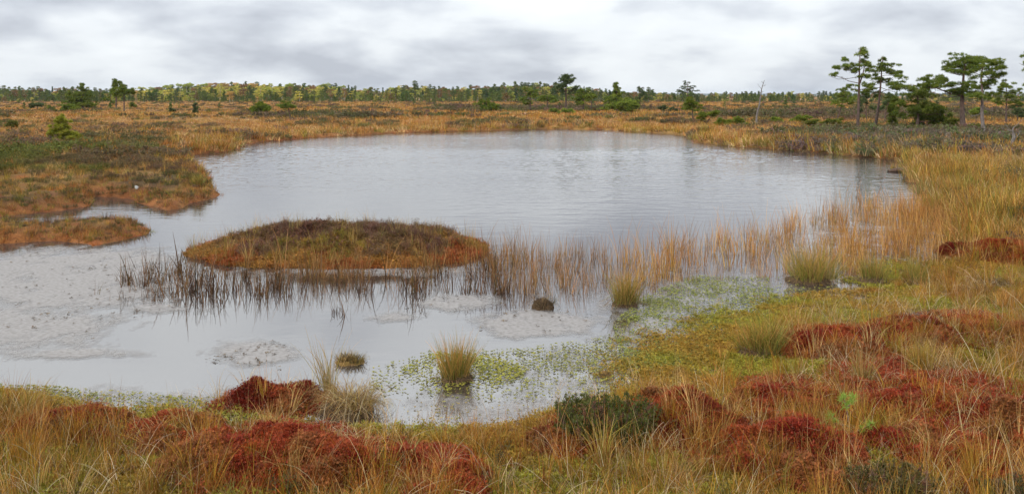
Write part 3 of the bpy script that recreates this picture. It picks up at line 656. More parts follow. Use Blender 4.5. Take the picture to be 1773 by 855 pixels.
for i, (px, py, hw_, dep, Hh, lab) in enumerate(HM):
    x, y, z = gpos(px, py); a = hw_ * y / F * 1.45
    mound('moss_hummock', lab, 'moss hummock', x, y, a, dep * 1.1, Hh * .8, z - .02, red_col(i, A([.26, .032, .013]) * (.72 if 'dark' in lab or 'maroon' in lab or 'brown' in lab else 1.0)), int(9000 * a * dep * 3.1) + 800, seed=i + 1,
          group='red moss hummocks on the near shore', lump=.075, profile=1.8, edge=.6, extra=grass_on(int(15 * a * dep * 3 + 4), ['droop', 'straw', 'gold'], STR3, .5, 1.0))

def isl_col(x, y, z, r):
    n = sstep(-.35, .45, fbm(x * 1.6, y * 1.6, 150, 3))[:, None]; e_ = sstep(.55, .92, r + .12 * fbm(x * 2, y * 2, 151, 2))[:, None]
    top = blend(A([.17, .08, .05]), A([.20, .12, .045]), n); rim = blend(A([.31, .08, .022]), A([.37, .19, .042]), n)
    return top * (1 - e_) + rim * e_
def isl_extra(root, samp):
    n = 1500; x, y, z, r = samp(n, 0, .82); j = unif(0, 1, (n, 1)); k = fbm(x * .9, y * .9, 155, 2)
    a, b = HIDX[0]; c = blend(A([.20, .10, .085]), A([.17, .12, .05]), j); c = np.where((k > .6)[:, None], blend(OLIVE, GOLD, j), c)
    scatter('heather_cover', np.stack([x, y, z - .02], 1), unif(0, 6.283, n), unif(.3, .62, n) * (1 + .5 * sstep(0, .6, fbm(x * 2.2, y * 2.2, 157, 2))), c * unif(.6, 1.35, (n, 1)), a + NR.integers(0, b, n), HS, root)
    n = 85; x, y, z, r = samp(n, .3, 1.0); a, b = IDX[('gold', 0)]
    scatter('tall_sedge', np.stack([x, y, z - .02], 1), unif(0, 6.283, n), unif(.7, 1.15, n), blend(A([.25, .22, .05]), A([.42, .3, .12]), unif(0, 1, (n, 1))), a + NR.integers(0, b, n), SRC, root)
    n = 330; x, y, z, r = samp(n, .62, 1.02); kd = ['gold', 'straw', 'droop']; ids = []
    for i in range(n): a, b = IDX[(kd[NR.integers(0, 3)], 0)]; ids.append(a + NR.integers(0, b))
    c = A([tuple(STRAW * .8), (.38, .18, .045), tuple(OLIVE * 1.1), tuple(PALE * .8), (.34, .13, .04)])[NR.integers(0, 5, n)]
    scatter('sedge_fringe', np.stack([x, y, z - .02], 1), unif(0, 6.283, n), unif(.3, .85, n), c * unif(.75, 1.2, (n, 1)), ids, SRC, root)
ix, iy = W(598, 430) 
mound('moss_island', 'domed moss and heather island standing alone in the pond', 'island', float(ix), 15.95, 2.36, 1.75, .32, 0.0, isl_col, 14000, seed=42, edge=.2, profile=1.9, lump=.09, res=110, extra=isl_extra, sprig_s=(.8, 1.5))

# ------------------------------------------------------------------ sedge tussocks
def tussock(name, label, px, py, wpx, hpx, n, cols, lean=(.1, .6), curl=(0, .5), tip=(1.3, 1.0, .8), w=.0055, mw=.5, mh=.08, group='sedge tussocks', water=False, bent=.06, z=None):
    if water: x, y = map(float, W(px, py)); zz = 0.0
    else: x, y, zz = gpos(px, py)
    y += .05; h = hpx * y / F; r = wpx * y / F * .5
    root = thing(name, (x, y, zz), label, 'grass tussock', group)
    tb = MB(); nt_ = (12 if n > 400 else 8) if n > 150 else 2
    for q in range(nt_):
        a_ = unif(0, 6.283); cr = r * mw * (.75 if n > 150 else .3) * math.sqrt(unif(0, 1)); hf = unif(.68, 1.15)
        V, T, C = blades(max(int(n * 1.4 / nt_ * unif(.6, 1.4)), 4), r * mw * .55, (h * .35 * hf, h * 1.1 * hf), (lean[0] * .3, lean[1] * .95), (curl[0], curl[1] + .35), w * .85, 5, cols, .35, tip, bent + .06)
        V[:, :2] += A([math.cos(a_), math.sin(a_)]) * (cr + V[:, 2:3] * unif(.1, .5) * (cr / (r * mw))); V[:, 2] += mh * .4; tb.add(V, T, C * unif(.75, 1.2) * unif(.9, 1.1, 3))
    V, T, C = np.vstack(tb.v), np.vstack(tb.t), np.vstack(tb.c)
    put('blades', make_mesh('blades', V, T, M_BLADE, C), root)
    na, m = 20, 7; th = np.arange(na) / na * 6.2832; rr = np.linspace(0, 1, m); Rr, Th = np.meshgrid(rr, th, indexing='ij')
    jt = 1 + .25 * fbm(np.cos(Th) * 2 + px, np.sin(Th) * 2, 160, 2); ms_ = 1.15 if n > 150 else .55; X = r * mw * ms_ * Rr * jt * np.cos(Th); Y = r * mw * ms_ * Rr * jt * np.sin(Th)
    Z = mh * (1 - Rr ** 2.2) + .012 * fbm(X * 30, Y * 30, 161, 2); Z[-1] = -.08
    i = np.arange(m - 1)[:, None] * na; j = np.arange(na)[None]; kk = (j + 1) % na
    q = np.stack([i + j, i + na + j, i + na + kk, i + kk], -1).reshape(-1, 4)
    put('root_mound', make_mesh('root_mound', np.stack([X, Y, Z], -1).reshape(-1, 3), q, M_MOSS, np.tile(A([.09, .06, .035]) if mh > .06 else A([.22, .14, .05]), (na * m, 1)), smooth=True), root)
    V, T, C = blades(max(n // 5, 10), r * mw * 1.2, (h * .3, h * .6), (1.0, 1.9), (.5, 1.6), w, 4, ((.22, .15, .08), (.12, .075, .04)), .25, None, .2); V[:, 2] += mh * .5
    V[:, 2] = np.maximum(V[:, 2], .003); put('dead_leaves', make_mesh('dead_leaves', V, T, M_BLADE, C), root)
    return root
GR = ((.19, .19, .035), (.27, .22, .045), (.36, .22, .06), (.13, .15, .03), (.40, .27, .09))
TN = ((.36, .22, .07), (.42, .29, .11), (.27, .2, .05), (.3, .15, .045)); DK = ((.10, .07, .04), (.18, .12, .06), (.28, .2, .1), (.06, .045, .03))
tussock('sedge_tussock', 'upright olive tussock alone in open water among floating moss', 788, 660, 112, 74, 520, GR, (.12, .55), (-.1, .2), (1.5, 1.05, .8), mh=.07, water=True)
tussock('sedge_tussock', 'green based tussock with tan tips at the end of the reed bed', 1083, 530, 96, 66, 480, GR, (.1, .6), (0, .5), (1.4, 1.0, .8), water=True, mh=.10)
tussock('dead_tussock', 'small dark dead tussock cut short in open water', 940, 536, 44, 30, 240, DK, (.1, .6), (.5, 1.6), None, mh=.12, water=True, mw=.8, bent=.3)
tussock('dead_tussock', 'low brown tussock with a few tall stalks in calm water', 606, 630, 66, 24, 460, ((.24, .15, .04), (.3, .2, .06), (.12, .08, .04)), (.1, .9), (.4, 1.4), None, mh=.03, water=True, mw=.7, bent=.3)
tussock('sedge_tussock', 'largest green tussock at the edge of the right shallows', 1404, 526, 140, 76, 760, GR, (.1, .75), (0, .4), (1.4, 1.1, .8), mh=.08)
tussock('sedge_tussock', 'dense olive tussock at the root of the orange reeds', 1515, 506, 96, 54, 420, GR, (.1, .45), (0, .5), (1.3, 1.05, .8))
tussock('sedge_tussock', 'olive tussock joined to the tall pale shore grass', 1590, 492, 90, 52, 360, GR, (.1, .45), (0, .5), (1.3, 1.05, .8))
tussock('sedge_tussock', 'yellow green tussock with dark roots beside the lime moss flat', 1320, 616, 128, 74, 700, GR, (.1, .7), (0, .6), (1.5, 1.1, .8), mh=.08)
tussock('drooping_sedge', 'grey drooping sedge cloaking a hummock beside the dark red dome', 605, 738, 150, 74, 760, ((.36, .24, .10), (.46, .34, .17), (.22, .13, .06), (.30, .19, .05)), (.3, 1.3), (.9, 2.2), None, mh=.12, mw=.55, bent=.1)
tussock('sedge_tussock', 'thin green stalks rising behind the drooping sedge', 570, 728, 90, 96, 90, ((.25, .22, .05), (.36, .27, .1)), (.05, .5), (0, .4), (1.3, 1, .8), mh=.05)
tussock('sedge_tussock', 'tiny green tuft on a log of peat by the far right bank', 1549, 296, 16, 13, 70, GR, (.1, .5), (0, .5), (1.4, 1, .8), .012, water=True, mh=.12, mw=.9)
tussock('sedge_tussock', 'bright green tuft at the tip of the left peninsula', 342, 322, 34, 24, 160, GR, (.1, .5), (0, .6), (1.3, 1.1, .8), .012)
tussock('drooping_sedge', 'dark grey rounded tussock with drooping dead blades', 1588, 574, 70, 40, 520, ((.13, .10, .085), (.2, .16, .13), (.3, .24, .16), (.08, .06, .05)), (.3, 1.2), (1.0, 2.3), None, mh=.16, mw=.7)
tussock('dead_tussock', 'brown peat lump poking out of the speckled shallows', 1046, 655, 34, 12, 90, DK, (.4, 1.2), (.5, 1.5), None, mh=.05, water=True, mw=1.0, bent=.3)
tussock('sedge_tussock', 'clump of fresh green blades in front of the dark heather bush', 1045, 815, 120, 100, 120, ((.27, .25, .05), (.34, .30, .08), (.38, .25, .08)), (.05, .5), (0, .8), (1.2, 1, .8), mh=.03, mw=.35)
tussock('sedge_tussock', 'pale straw tuft rising behind the tallest red hummock', 1500, 668, 90, 60, 150, TN, (.1, .55), (0, .8), (1.1, 1, .9), mh=.03)
tussock('sedge_tussock', 'golden tuft on the mossy flat behind the red hummocks', 1600, 640, 100, 56, 240, ((.40, .24, .04), (.44, .30, .07), (.3, .22, .05)), (.1, .5), (0, .7), (1.1, 1, .9), mh=.03)
tussock('sedge_tussock', 'golden tuft standing at the corner of the near left shore', 30, 725, 130, 62, 260, ((.40, .24, .05), (.42, .32, .1), (.3, .2, .05)), (.1, .5), (0, .9), (1.1, 1, .9), mh=.03)
tussock('sedge_tussock', 'yellow green tuft at the point where the right bank juts out', 1222, 249, 40, 20, 200, GR, (.1, .5), (0, .5), (1.4, 1.1, .8), .03)
tussock('sedge_tussock', 'greenish tuft overhanging the water at the far right corner', 1582, 278, 60, 26, 260, TN + GR, (.1, .5), (0, .5), (1.2, 1.1, .8), .02)
tussock('sedge_tussock', 'lime green sedge clump beside the last of the orange reeds', 1618, 372, 80, 36, 320, GR, (.1, .5), (0, .6), (1.3, 1.1, .8), .012)
# white cottongrass head among the heather
x, y, z = gpos(234, 318); ct = thing('cottongrass', (x, y, z), 'single white cottongrass head among dark heather', 'cottongrass'); mb = MB()
V, T = tube([(0, 0, 0), (.01, 0, .12), (.03, 0, .2)], [.004, .003, .002], 4); mb.add(V, T, (.25, .2, .08)); put('stalk', mb.mesh('stalk', M_BLADE), ct)
V, T, C = sprays(A([[.03, 0, .21]]) + NR.normal(0, .012, (14, 3)), 10, .04, .012, 0, 1, np.tile(A([.8, .8, .78]), (14, 1))); put('seed_head', make_mesh('seed_head', V, T, M_BLADE, C), ct)
# peat log
x, y = map(float, W(1556, 298)); mb = MB(); V, T = tube([(-.35, 0, .02), (-.1, .05, .06), (.25, 0, .05), (.55, .06, .02)], [.04, .07, .06, .03], 8); mb.add(V, T, (.09, .055, .035))
tag(put('peat_log', mb.mesh('peat_log', M_BARK, True), None, (x, y, 0)), 'dark sunken log lying in the water by the right bank', 'log')

# ------------------------------------------------------------------ dwarf shrubs and the pine seedling
def heather_bush(label, px, py, wpx, hpx, stems, colr, colf, group='heather bushes on the near shore'):
    x, y, z = gpos(px, py); h = hpx * y / F; r = wpx * y / F * .5; root = thing('heather_bush', (x, y, z), label, 'heather', group); ms = MB(); ml = MB()
    for i in range(stems):
        az = unif(0, 6.283); q = math.sqrt(unif(0, 1)); b = A([r * .6 * q * math.cos(az), r * .45 * q * math.sin(az), -.02]); ln_ = .15 + .6 * q * unif(.5, 1.2); hh = h * unif(.6, 1.1)
        mid = b + hh * .55 * A([math.sin(ln_) * math.cos(az), math.sin(ln_) * math.sin(az), math.cos(ln_)]); tipp = mid + hh * .5 * A([math.sin(ln_ * .5) * math.cos(az), math.sin(ln_ * .5) * math.sin(az), math.cos(ln_ * .5)])
        V, T = tube([b, mid, tipp], [.005, .004, .002], 4); ms.add(V, T, (.10, .06, .04))
        f = unif(.1, 1, 26)[:, None]; C = np.where(f < .5, b + (mid - b) * f * 2, mid + (tipp - mid) * (f * 2 - 1)) + NR.normal(0, .009, (26, 3))
        c = blend(A(colr), A(colf), unif(0, 1, (26, 1))) ; 
        if unif(0, 1) < .12: c = blend(A([.2, .08, .05]), A([.14, .09, .05]), unif(0, 1, (26, 1)))
        V, T, Cc = sprays(C, 7, .024, .007, .7, 1, c); ml.add(V, T, Cc)
    put('stems', ms.mesh('stems', M_BARK), root); put('foliage', ml.mesh('foliage', M_BLADE), root)
heather_bush('dark green heather bush at the water edge below the shallows', 1048, 770, 190, 80, 210, (.06, .078, .014), (.13, .135, .03))
heather_bush('brown olive heather bush at the bottom of the red hummocks', 1545, 880, 150, 70, 130, (.075, .072, .018), (.15, .11, .035))
heather_bush('small dark heather bush at the right corner of the near shore', 1745, 875, 70, 50, 60, (.05, .06, .02), (.10, .08, .03))
x, y, z = gpos(1475, 765); ps = thing('pine_seedling', (x, y, z), 'bright green pine seedling growing through red moss', 'pine seedling'); mb = MB(); ml = MB()
def loc(px, py): return A([(px - 1475) / F * y, 0, (765 - py) / F * y])
for pa in ([(1475, 765), (1470, 730), (1466, 705), (1462, 690)], [(1473, 750), (1490, 742), (1506, 733)], [(1470, 745), (1440, 742), (1412, 735)], [(1470, 738), (1450, 735), (1446, 728)], [(1466, 705), (1475, 700), (1478, 694)]):
    P = A([loc(*p) for p in pa]); P[:, 1] += np.linspace(0, unif(-.08, .08), len(P)); V, T = tube(P, np.linspace(.006, .003, len(P)), 5); mb.add(V, T, (.25, .17, .1))
    for q, s in ((P[-1], 1), (P[-2], .6)):
        V, T, C = sprays(q + NR.normal(0, .012, (7, 3)), 16, .045 * s, .004, .7, 1, blend(A([.24, .36, .05]), A([.32, .42, .08]), unif(0, 1, (7, 1)))); ml.add(V, T, C)
put('stem', mb.mesh('stem', M_BARK), ps); put('needles', ml.mesh('needles', M_BLADE), ps)

# ------------------------------------------------------------------ pines
PINE = (A([.09, .14, .024]), A([.24, .27, .05])); YPINE = (A([.24, .27, .03]), A([.46, .42, .07])); BLUE = (A([.065, .095, .04]), A([.13, .16, .06])); FRESH = (A([.11, .16, .022]), A([.25, .29, .045]))
def crown_fill(mb, c, rx, ry, rz, n, m, L, w, cols, bright=1):
    d = NR.normal(0, 1, (n, 3)); d /= np.linalg.norm(d, axis=1)[:, None]; d[:, 2] = np.where(d[:, 2] < -.35, -d[:, 2], d[:, 2])
    r = unif(.15, 1, (n, 1)) ** .45; C = c + d * r * A([rx, ry, rz])
    col = blend(cols[0], cols[1], np.clip(unif(-.15, 1, (n, 1)), 0, 1)) * bright
    V, T, Cc = sprays(C, m, L, w, .55, .9, col, out=d); mb.add(V, T, Cc)
BARK_LO, BARK_HI = A([.085, .065, .055]), A([.13, .07, .045])
def limb(mt, a, b, r0, r1, col, sag=.1):
    d = b - a; m1 = a + d * .35 + A([0, 0, -sag * np.linalg.norm(d)]) + NR.normal(0, .03, 3) * np.linalg.norm(d); m2 = a + d * .7 + A([0, 0, -sag * .6 * np.linalg.norm(d)]) + NR.normal(0, .04, 3) * np.linalg.norm(d)
    V, T = tube([a, m1, m2, b], [r0, r0 * .75, (r0 + r1) / 2, r1], 5); mt.add(V, T, col)
def pine(name, label, trunk, pads, cols, r0, cat='pine', group=None, dens=1.0, L=.14, w=.022, m=12, bare=(), forks=(), grey=0, dead=False):
    """trunk, pads, bare in photo pixels; pads (x, y, rx, ry); depth is drawn at random around the trunk"""
    bx, by = trunk[0]; x0, y0, z0 = gpos(bx, by); s = y0 / F
    root = thing(name, (x0, y0, z0), label, cat, group); mt = MB(); mc = MB()
    P = A([[(p[0] - bx) * s, 0, (by - p[1]) * s] for p in trunk]); P[0, 2] -= .08
    P[1:, 1] += NR.normal(0, .06, len(P) - 1) * P[-1, 2] * .25
    t = np.linspace(0, 1, len(P)); tt_ = np.linspace(0, 1, 14); PP = np.stack([np.interp(tt_, t, P[:, i]) for i in range(3)], 1)
    for _ in range(2): PP[1:-1] = (PP[:-2] + 2 * PP[1:-1] + PP[2:]) / 4
    rad = r0 * (1 - .82 * tt_ ** 1.1) * np.where(tt_ < .06, 1.35, 1)
    V, T = tube(PP, rad, 9); k = np.repeat(tt_, 9)[:, None]; g_ = A([.22, .20, .185])
    bc = (BARK_LO * (1 - k) + BARK_HI * k); bc = bc * (1 - grey * (1 - k)) + g_ * grey * (1 - k); bc = g_ * .8 + bc * 0 if dead else bc; mt.add(V, T, bc)
    Ht = PP[-1, 2]
    for fk in forks:
        Q = A([[(p[0] - bx) * s, unif(-.1, .1), (by - p[1]) * s] for p in fk]); V, T = tube(Q, np.linspace(r0 * .5, r0 * .15, len(Q)), 6); mt.add(V, T, BARK_HI)
    for i, (px, py, rx, ry) in enumerate(pads):
        c = A([(px - bx) * s, 0, (by - py) * s]); ti = np.argmin(np.abs(PP[:, 2] - (c[2] - .25 * abs(c[0])))); tr = PP[ti]
        rxm, rym = rx * s, ry * s * 1.25; c[1] = tr[1] + unif(-1, 1) * .55 * (rxm + .25 * Ht * .3)
        limb(mt, tr, c + A([0, 0, -rym * .4]), r0 * .34 * (1 - .5 * tt_[ti]), r0 * .07, BARK_HI * .9, unif(-.08, .1))
        n = int(dens * 26 * (rxm * rym * 4 + .25) / (L * L) * .12) * 5 // 4 + 6
        ns = max(5, min(16, int(rxm * 13)))
        for q in range(ns):
            cc = c + NR.normal(0, .55, 3) * A([rxm, rxm * .85, rym * .9]); f = unif(.24, .52)
            crown_fill(mc, cc, rxm * f, rxm * f, rym * unif(.22, .45), max(n // ns, 3), m, L, w, cols, unif(.8, 1.2))
        for q in range(3):
            a = unif(0, 6.283); limb(mt, c + A([0, 0, -rym * .5]), c + A([math.cos(a) * rxm * .8, math.sin(a) * rxm * .7, unif(-.3, .5) * rym]), r0 * .09, r0 * .03, BARK_HI * .8)
    for (ax, ay, bx2, by2) in bare:
        a = A([(ax - bx) * s, 0, (by - ay) * s]); ti = np.argmin(np.abs(PP[:, 2] - a[2])); a = PP[ti]; b = A([(bx2 - bx) * s, a[1] + unif(-.3, .3), (by - by2) * s])
        limb(mt, a, b, r0 * .2, r0 * .03, g_ * .75)
        for q in range(3): f = unif(.4, .95); p_ = a + (b - a) * f; limb(mt, p_, p_ + NR.normal(0, .16, 3) * np.linalg.norm(b - a) + A([0, 0, .04]), r0 * .06, r0 * .02, g_ * .7)
    put('trunk', mt.mesh('trunk', M_BARK, True), root)
    if mc.n: put('crown', mc.mesh('crown', M_LEAF), root)
    return root

GP = 'pines on the right shore'
pine('bog_pine', 'tall forked pine with thin open crown and long bare side branch', [(1484, 229), (1485, 200), (1487, 160), (1488, 125), (1490, 84)],
     [(1489, 92, 14, 8), (1502, 100, 9, 7), (1478, 106, 11, 5), (1497, 112, 13, 6), (1465, 118, 15, 6), (1452, 116, 9, 4), (1506, 122, 11, 6), (1482, 124, 10, 5), (1445, 130, 8, 2.2), (1497, 132, 12, 5), (1500, 148, 8, 5), (1474, 150, 9, 3.5), (1496, 160, 9, 4)],
     PINE, .115, 'pine', GP, .75, bare=[(1487, 136, 1436, 131), (1486, 152, 1462, 148), (1487, 120, 1455, 116)], forks=[[(1487, 150), (1494, 130), (1500, 104)]])
pine('bog_pine', 'slim leaning pine with ragged crown next to the forked pine', [(1513, 226), (1520, 195), (1523, 165), (1526, 135), (1527, 99)],
     [(1526, 104, 8, 6), (1520, 114, 10, 6), (1536, 116, 12, 5), (1527, 124, 16, 6), (1510, 128, 9, 5), (1544, 128, 12, 5), (1556, 126, 8, 4), (1518, 138, 14, 5), (1536, 140, 13, 5), (1505, 148, 9, 5), (1512, 158, 12, 5), (1545, 150, 12, 4), (1525, 165, 9, 4)],
     PINE, .11, 'pine', GP, .8, bare=[(1524, 150, 1560, 157), (1524, 145, 1500, 150)])
pine('bog_pine', 'bushy dark pine with wide ragged crown between the tall pines', [(1588, 228), (1589, 205), (1590, 175), (1586, 150)],
     [(1570, 146, 20, 7), (1596, 152, 22, 8), (1556, 152, 14, 5), (1612, 150, 14, 5), (1578, 164, 26, 9), (1608, 168, 22, 9), (1596, 182, 30, 10), (1566, 178, 18, 8), (1616, 192, 22, 12), (1590, 198, 24, 9), (1634, 202, 12, 14), (1558, 200, 14, 10)],
     PINE, .12, 'pine', GP, .95)
pine('bog_pine', 'stout thick trunked pine under a broad flat crown', [(1668, 231), (1667, 200), (1666, 170), (1668, 140), (1672, 104)],
     [(1688, 103, 28, 7), (1672, 110, 26, 8), (1652, 114, 15, 7), (1646, 124, 14, 6), (1672, 124, 26, 8), (1700, 114, 22, 8), (1630, 136, 14, 6), (1618, 146, 15, 6), (1640, 146, 18, 6), (1664, 148, 22, 8), (1676, 160, 22, 6), (1652, 160, 18, 5), (1608, 150, 10, 5)],
     (PINE[0], FRESH[1] * .85), .19, 'pine', GP, 1.15, bare=[(1667, 165, 1626, 168), (1667, 152, 1610, 158), (1667, 172, 1640, 182), (1667, 178, 1700, 176)])
pine('bog_pine', 'crooked pine with pale bent foot and spreading top', [(1706, 240), (1701, 220), (1699, 190), (1702, 160), (1698, 132), (1702, 112)],
     [(1708, 110, 22, 7), (1722, 120, 16, 6), (1732, 128, 12, 5), (1708, 130, 22, 6), (1690, 120, 16, 6), (1716, 144, 16, 5), (1700, 150, 14, 5), (1684, 166, 16, 5), (1710, 166, 10, 4)],
     PINE, .12, 'pine', GP, 1.05, bare=[(1700, 178, 1676, 170), (1700, 186, 1722, 192), (1700, 196, 1680, 200)], grey=.9)
pine('bog_pine', 'small open pine right of the crooked pine', [(1742, 216), (1742, 190), (1743, 165), (1741, 141)],
     [(1741, 146, 8, 5), (1731, 153, 11, 5), (1752, 154, 12, 5), (1740, 162, 13, 5), (1760, 160, 9, 4), (1727, 166, 8, 4), (1748, 172, 14, 5), (1732, 178, 14, 5), (1756, 182, 14, 4)], PINE, .085, 'pine', GP, .8)
pine('bog_pine', 'pine at the frame edge reaching one bare tipped branch inward', [(1812, 240), (1812, 200), (1810, 150), (1808, 85)],
     [(1808, 90, 22, 8), (1795, 100, 16, 6), (1824, 106, 20, 8), (1785, 112, 10, 4), (1772, 112, 8, 3), (1806, 124, 24, 8), (1830, 140, 18, 7), (1798, 146, 16, 5)], PINE, .16, 'pine', GP, 1.0, bare=[(1810, 118, 1762, 112)])
pine('dead_tree', 'gnarled grey dead dwarf tree standing in brown heather', [(1746, 262), (1750, 250), (1757, 238), (1752, 226), (1756, 218)], [], PINE, .10, 'dead tree', None, dead=True,
     bare=[(1756, 236, 1772, 226), (1752, 228, 1742, 214), (1755, 220, 1765, 208), (1748, 254, 1722, 250), (1750, 250, 1770, 256), (1753, 226, 1738, 222)])
pine('dead_tree', 'slender leafless snag with a few twigs near the top', [(1310, 216), (1310, 200), (1316, 178), (1318, 155), (1324, 139)], [], PINE, .085, 'dead tree', None, dead=True,
     bare=[(1318, 152, 1312, 146), (1319, 150, 1325, 147), (1317, 164, 1312, 160), (1321, 146, 1317, 141), (1317, 170, 1313, 172), (1316, 160, 1322, 158)])
pine('bog_pine', 'leaning small pine with tufted top in the open field', [(1446, 213), (1452, 200), (1458, 180), (1462, 160)], [(1462, 158, 10, 5), (1455, 164, 10, 5), (1470, 168, 12, 6), (1460, 174, 16, 6), (1448, 178, 12, 4), (1474, 178, 10, 4)], PINE, .09, 'pine', GP, .9)
pine('bog_pine', 'greyish sparse pine with thin twiggy top near the far shore', [(1190, 197), (1191, 185), (1190, 170), (1190, 143)], [(1190, 147, 7, 4), (1183, 153, 8, 3), (1198, 154, 9, 3), (1190, 160, 12, 4), (1200, 166, 10, 6), (1176, 160, 7, 3)], BLUE, .13, 'pine', None, .5,
     bare=[(1190, 152, 1180, 148), (1190, 158, 1202, 151), (1190, 165, 1174, 160), (1190, 148, 1196, 143)])
pine('bog_pine', 'small umbrella pine with bright crown near the far shore', [(1203, 216), (1199, 206), (1199, 192), (1197, 178)], [(1195, 178, 10, 4), (1203, 184, 12, 5), (1190, 188, 9, 5), (1210, 190, 10, 4), (1199, 192, 14, 4)], FRESH, .07, 'pine', None, 1)
pine('dwarf_pine', 'low spreading dwarf pine with forked black stem near the far shore', [(1223, 220), (1224, 212), (1230, 204)], [(1212, 200, 9, 4.5), (1236, 196, 10, 3), (1218, 204, 10, 3), (1244, 212, 6, 3), (1230, 200, 8, 3)], FRESH, .08, 'pine', None, 1, forks=[[(1223, 213), (1215, 207), (1210, 203)], [(1223, 218), (1234, 213), (1242, 212)]])

def gen(px, by, top, wpx, style, n=9):
    H_ = by - top; pads = []; R_ = random.Random(int(px * 7 + by))
    for i in range(n):
        f = i / max(n - 1, 1)
        if style == 'cone': y = top + 3 + f * H_ * .82; hw = wpx * .5 * (.15 + .85 * f); pads.append((px + R_.uniform(-.6, .6) * hw, y, max(hw * .6, 3), max(H_ * .09, 2)))
        elif style == 'bush': a = R_.uniform(-1, 1); y = by - H_ * (.25 + .6 * R_.random() * (1 - .6 * abs(a))); pads.append((px + a * wpx * .36, y, wpx * .2, H_ * .2))
        elif style == 'umbrella': a = R_.uniform(-1, 1); y = top + 3 + H_ * .42 * (abs(a) ** 1.5 * .5 + .6 * R_.random()); pads.append((px + a * wpx * .36, y, wpx * .2, H_ * .085))
        else: y = top + 2 + f * H_ * .6; pads.append((px + R_.uniform(-1, 1) * wpx * .36 * (.3 + .7 * min(1, 2 * f)), y, wpx * .2, H_ * .06))
    return pads
def auto(name, label, px, by, top, wpx, style, cols, r0, n=9, dens=1., lean=0, cat='pine', group=None, big=1.0):
    Y = gpos(px, by)[1]; k = max(1, Y / 60.) ** .75 * big
    return pine(name, label, [(px, by), (px + lean * .4, by - (by - top) * .5), (px + lean, top + 2)], [(a + lean * (by - b) / (by - top), b, c, d) for a, b, c, d in gen(px, by, top, wpx, style, n)], cols, r0, cat, group, dens, L=.14 * k, w=.028 * k)
auto('bog_pine', 'tall flat topped pine above the shrubs of the far shore', 980, 193, 130, 46, 'umbrella', BLUE, .17, 11, .8)
auto('bog_pine', 'broad layered conical pine, tallest green tree of the far shore thicket', 1068, 196, 145, 50, 'cone', (PINE[0], FRESH[1]), .14, 12, 1.0)
auto('bog_pine', 'low wide pine bush at the foot of the conical pine', 1085, 197, 172, 66, 'bush', (PINE[0], FRESH[1]), .10, 12, 1)
auto('bog_pine', 'round topped pine left of the flat topped pine', 918, 194, 152, 36, 'sparse', PINE, .13, 9, .9)
auto('bog_pine', 'squat spreading pine left of the flat topped pine, lowest of the thicket', 948, 192, 163, 34, 'umbrella', PINE, .13, 9, 1)
auto('bog_pine', 'dense rounded pine right of the flat topped pine', 1010, 195, 155, 34, 'sparse', (PINE[0], FRESH[1]), .12, 10, 1)
auto('bog_pine', 'thin stemmed pine with small crown beside the dense rounded pine', 1024, 194, 160, 24, 'umbrella', FRESH, .09, 7, .9)
auto('dwarf_pine', 'bushy dwarf pine at the left end of the far shore thicket', 842, 195, 174, 40, 'bush', (PINE[0], FRESH[1]), .08, 9, 1)
auto('dwarf_pine', 'dark low shrub beside the left end of the thicket', 866, 194, 182, 22, 'bush', BLUE, .06, 6, 1)
auto('dwarf_pine', 'small crooked dwarf pine in front of the flat topped pine', 960, 200, 186, 22, 'umbrella', PINE, .06, 6, 1)
auto('dwarf_pine', 'bright low pine bush in front of the flat topped pine', 982, 199, 188, 24, 'bush', FRESH, .06, 6, 1)
auto('bog_pine', 'thin grey pine right of the conical pine', 1108, 194, 154, 26, 'sparse', BLUE, .10, 8, .6)
auto('dwarf_pine', 'small dark upright shrub alone in the far field', 1147, 195, 181, 14, 'bush', BLUE, .06, 5, 1)
auto('dwarf_pine', 'small mushroom shaped dwarf pine alone in the far field', 1166, 196, 183, 16, 'umbrella', BLUE, .06, 5, 1)
auto('bog_pine', 'wide dark cedar shaped pine on the left of the plain', 144, 190, 147, 60, 'cone', PINE, .19, 13, 1.2)
auto('bog_pine', 'dense shorter pine touching the wide dark pine', 119, 191, 158, 28, 'cone', PINE, .12, 9, 1.1)
auto('dwarf_pine', 'yellow green pine bush at the foot of the dense shorter pine', 118, 193, 176, 22, 'bush', FRESH, .06, 6, 1)
auto('bog_pine', 'taller of a pair of slim pines with dark round top', 201, 188, 139, 28, 'umbrella', PINE, .13, 8, 1.3)
auto('bog_pine', 'shorter of a pair of slim pines with one sided crown', 215, 194, 147, 36, 'umbrella', PINE, .11, 9, 1.1)
auto('bog_pine', 'thin small pine close to the pair of slim pines', 191, 188, 153, 20, 'sparse', PINE, .07, 7, .8)
auto('dwarf_pine', 'grey green spreading bush at the far left of the plain', 65, 193, 176, 32, 'umbrella', BLUE, .07, 7, 1)
auto('dwarf_pine', 'tiny bent pine bush next to the grey green bush', 88, 191, 180, 12, 'bush', PINE, .05, 4, 1)
auto('dwarf_pine', 'low rounded bush beside the trunk of the wide dark pine', 160, 188, 178, 14, 'bush', PINE, .05, 4, 1)
auto('dwarf_pine', 'olive dwarf bush right of the pair of slim pines', 230, 188, 177, 16, 'bush', PINE, .05, 4, 1)
auto('dwarf_pine', 'young greyish spruce shaped pine in the open plain', 338, 198, 177, 20, 'cone', BLUE, .05, 6, .8)
auto('dwarf_pine', 'bright rounded pine bush in the open plain', 450, 198, 178, 36, 'bush', FRESH, .08, 9, 1.1)
auto('dwarf_pine', 'twisted dwarf pine with dark bent stem in the open plain', 503, 207, 175, 28, 'umbrella', PINE, .08, 7, .9, lean=-8)
auto('dwarf_pine', 'pale young bush beside the young greyish pine', 297, 197, 186, 14, 'bush', BLUE, .05, 4, .8)
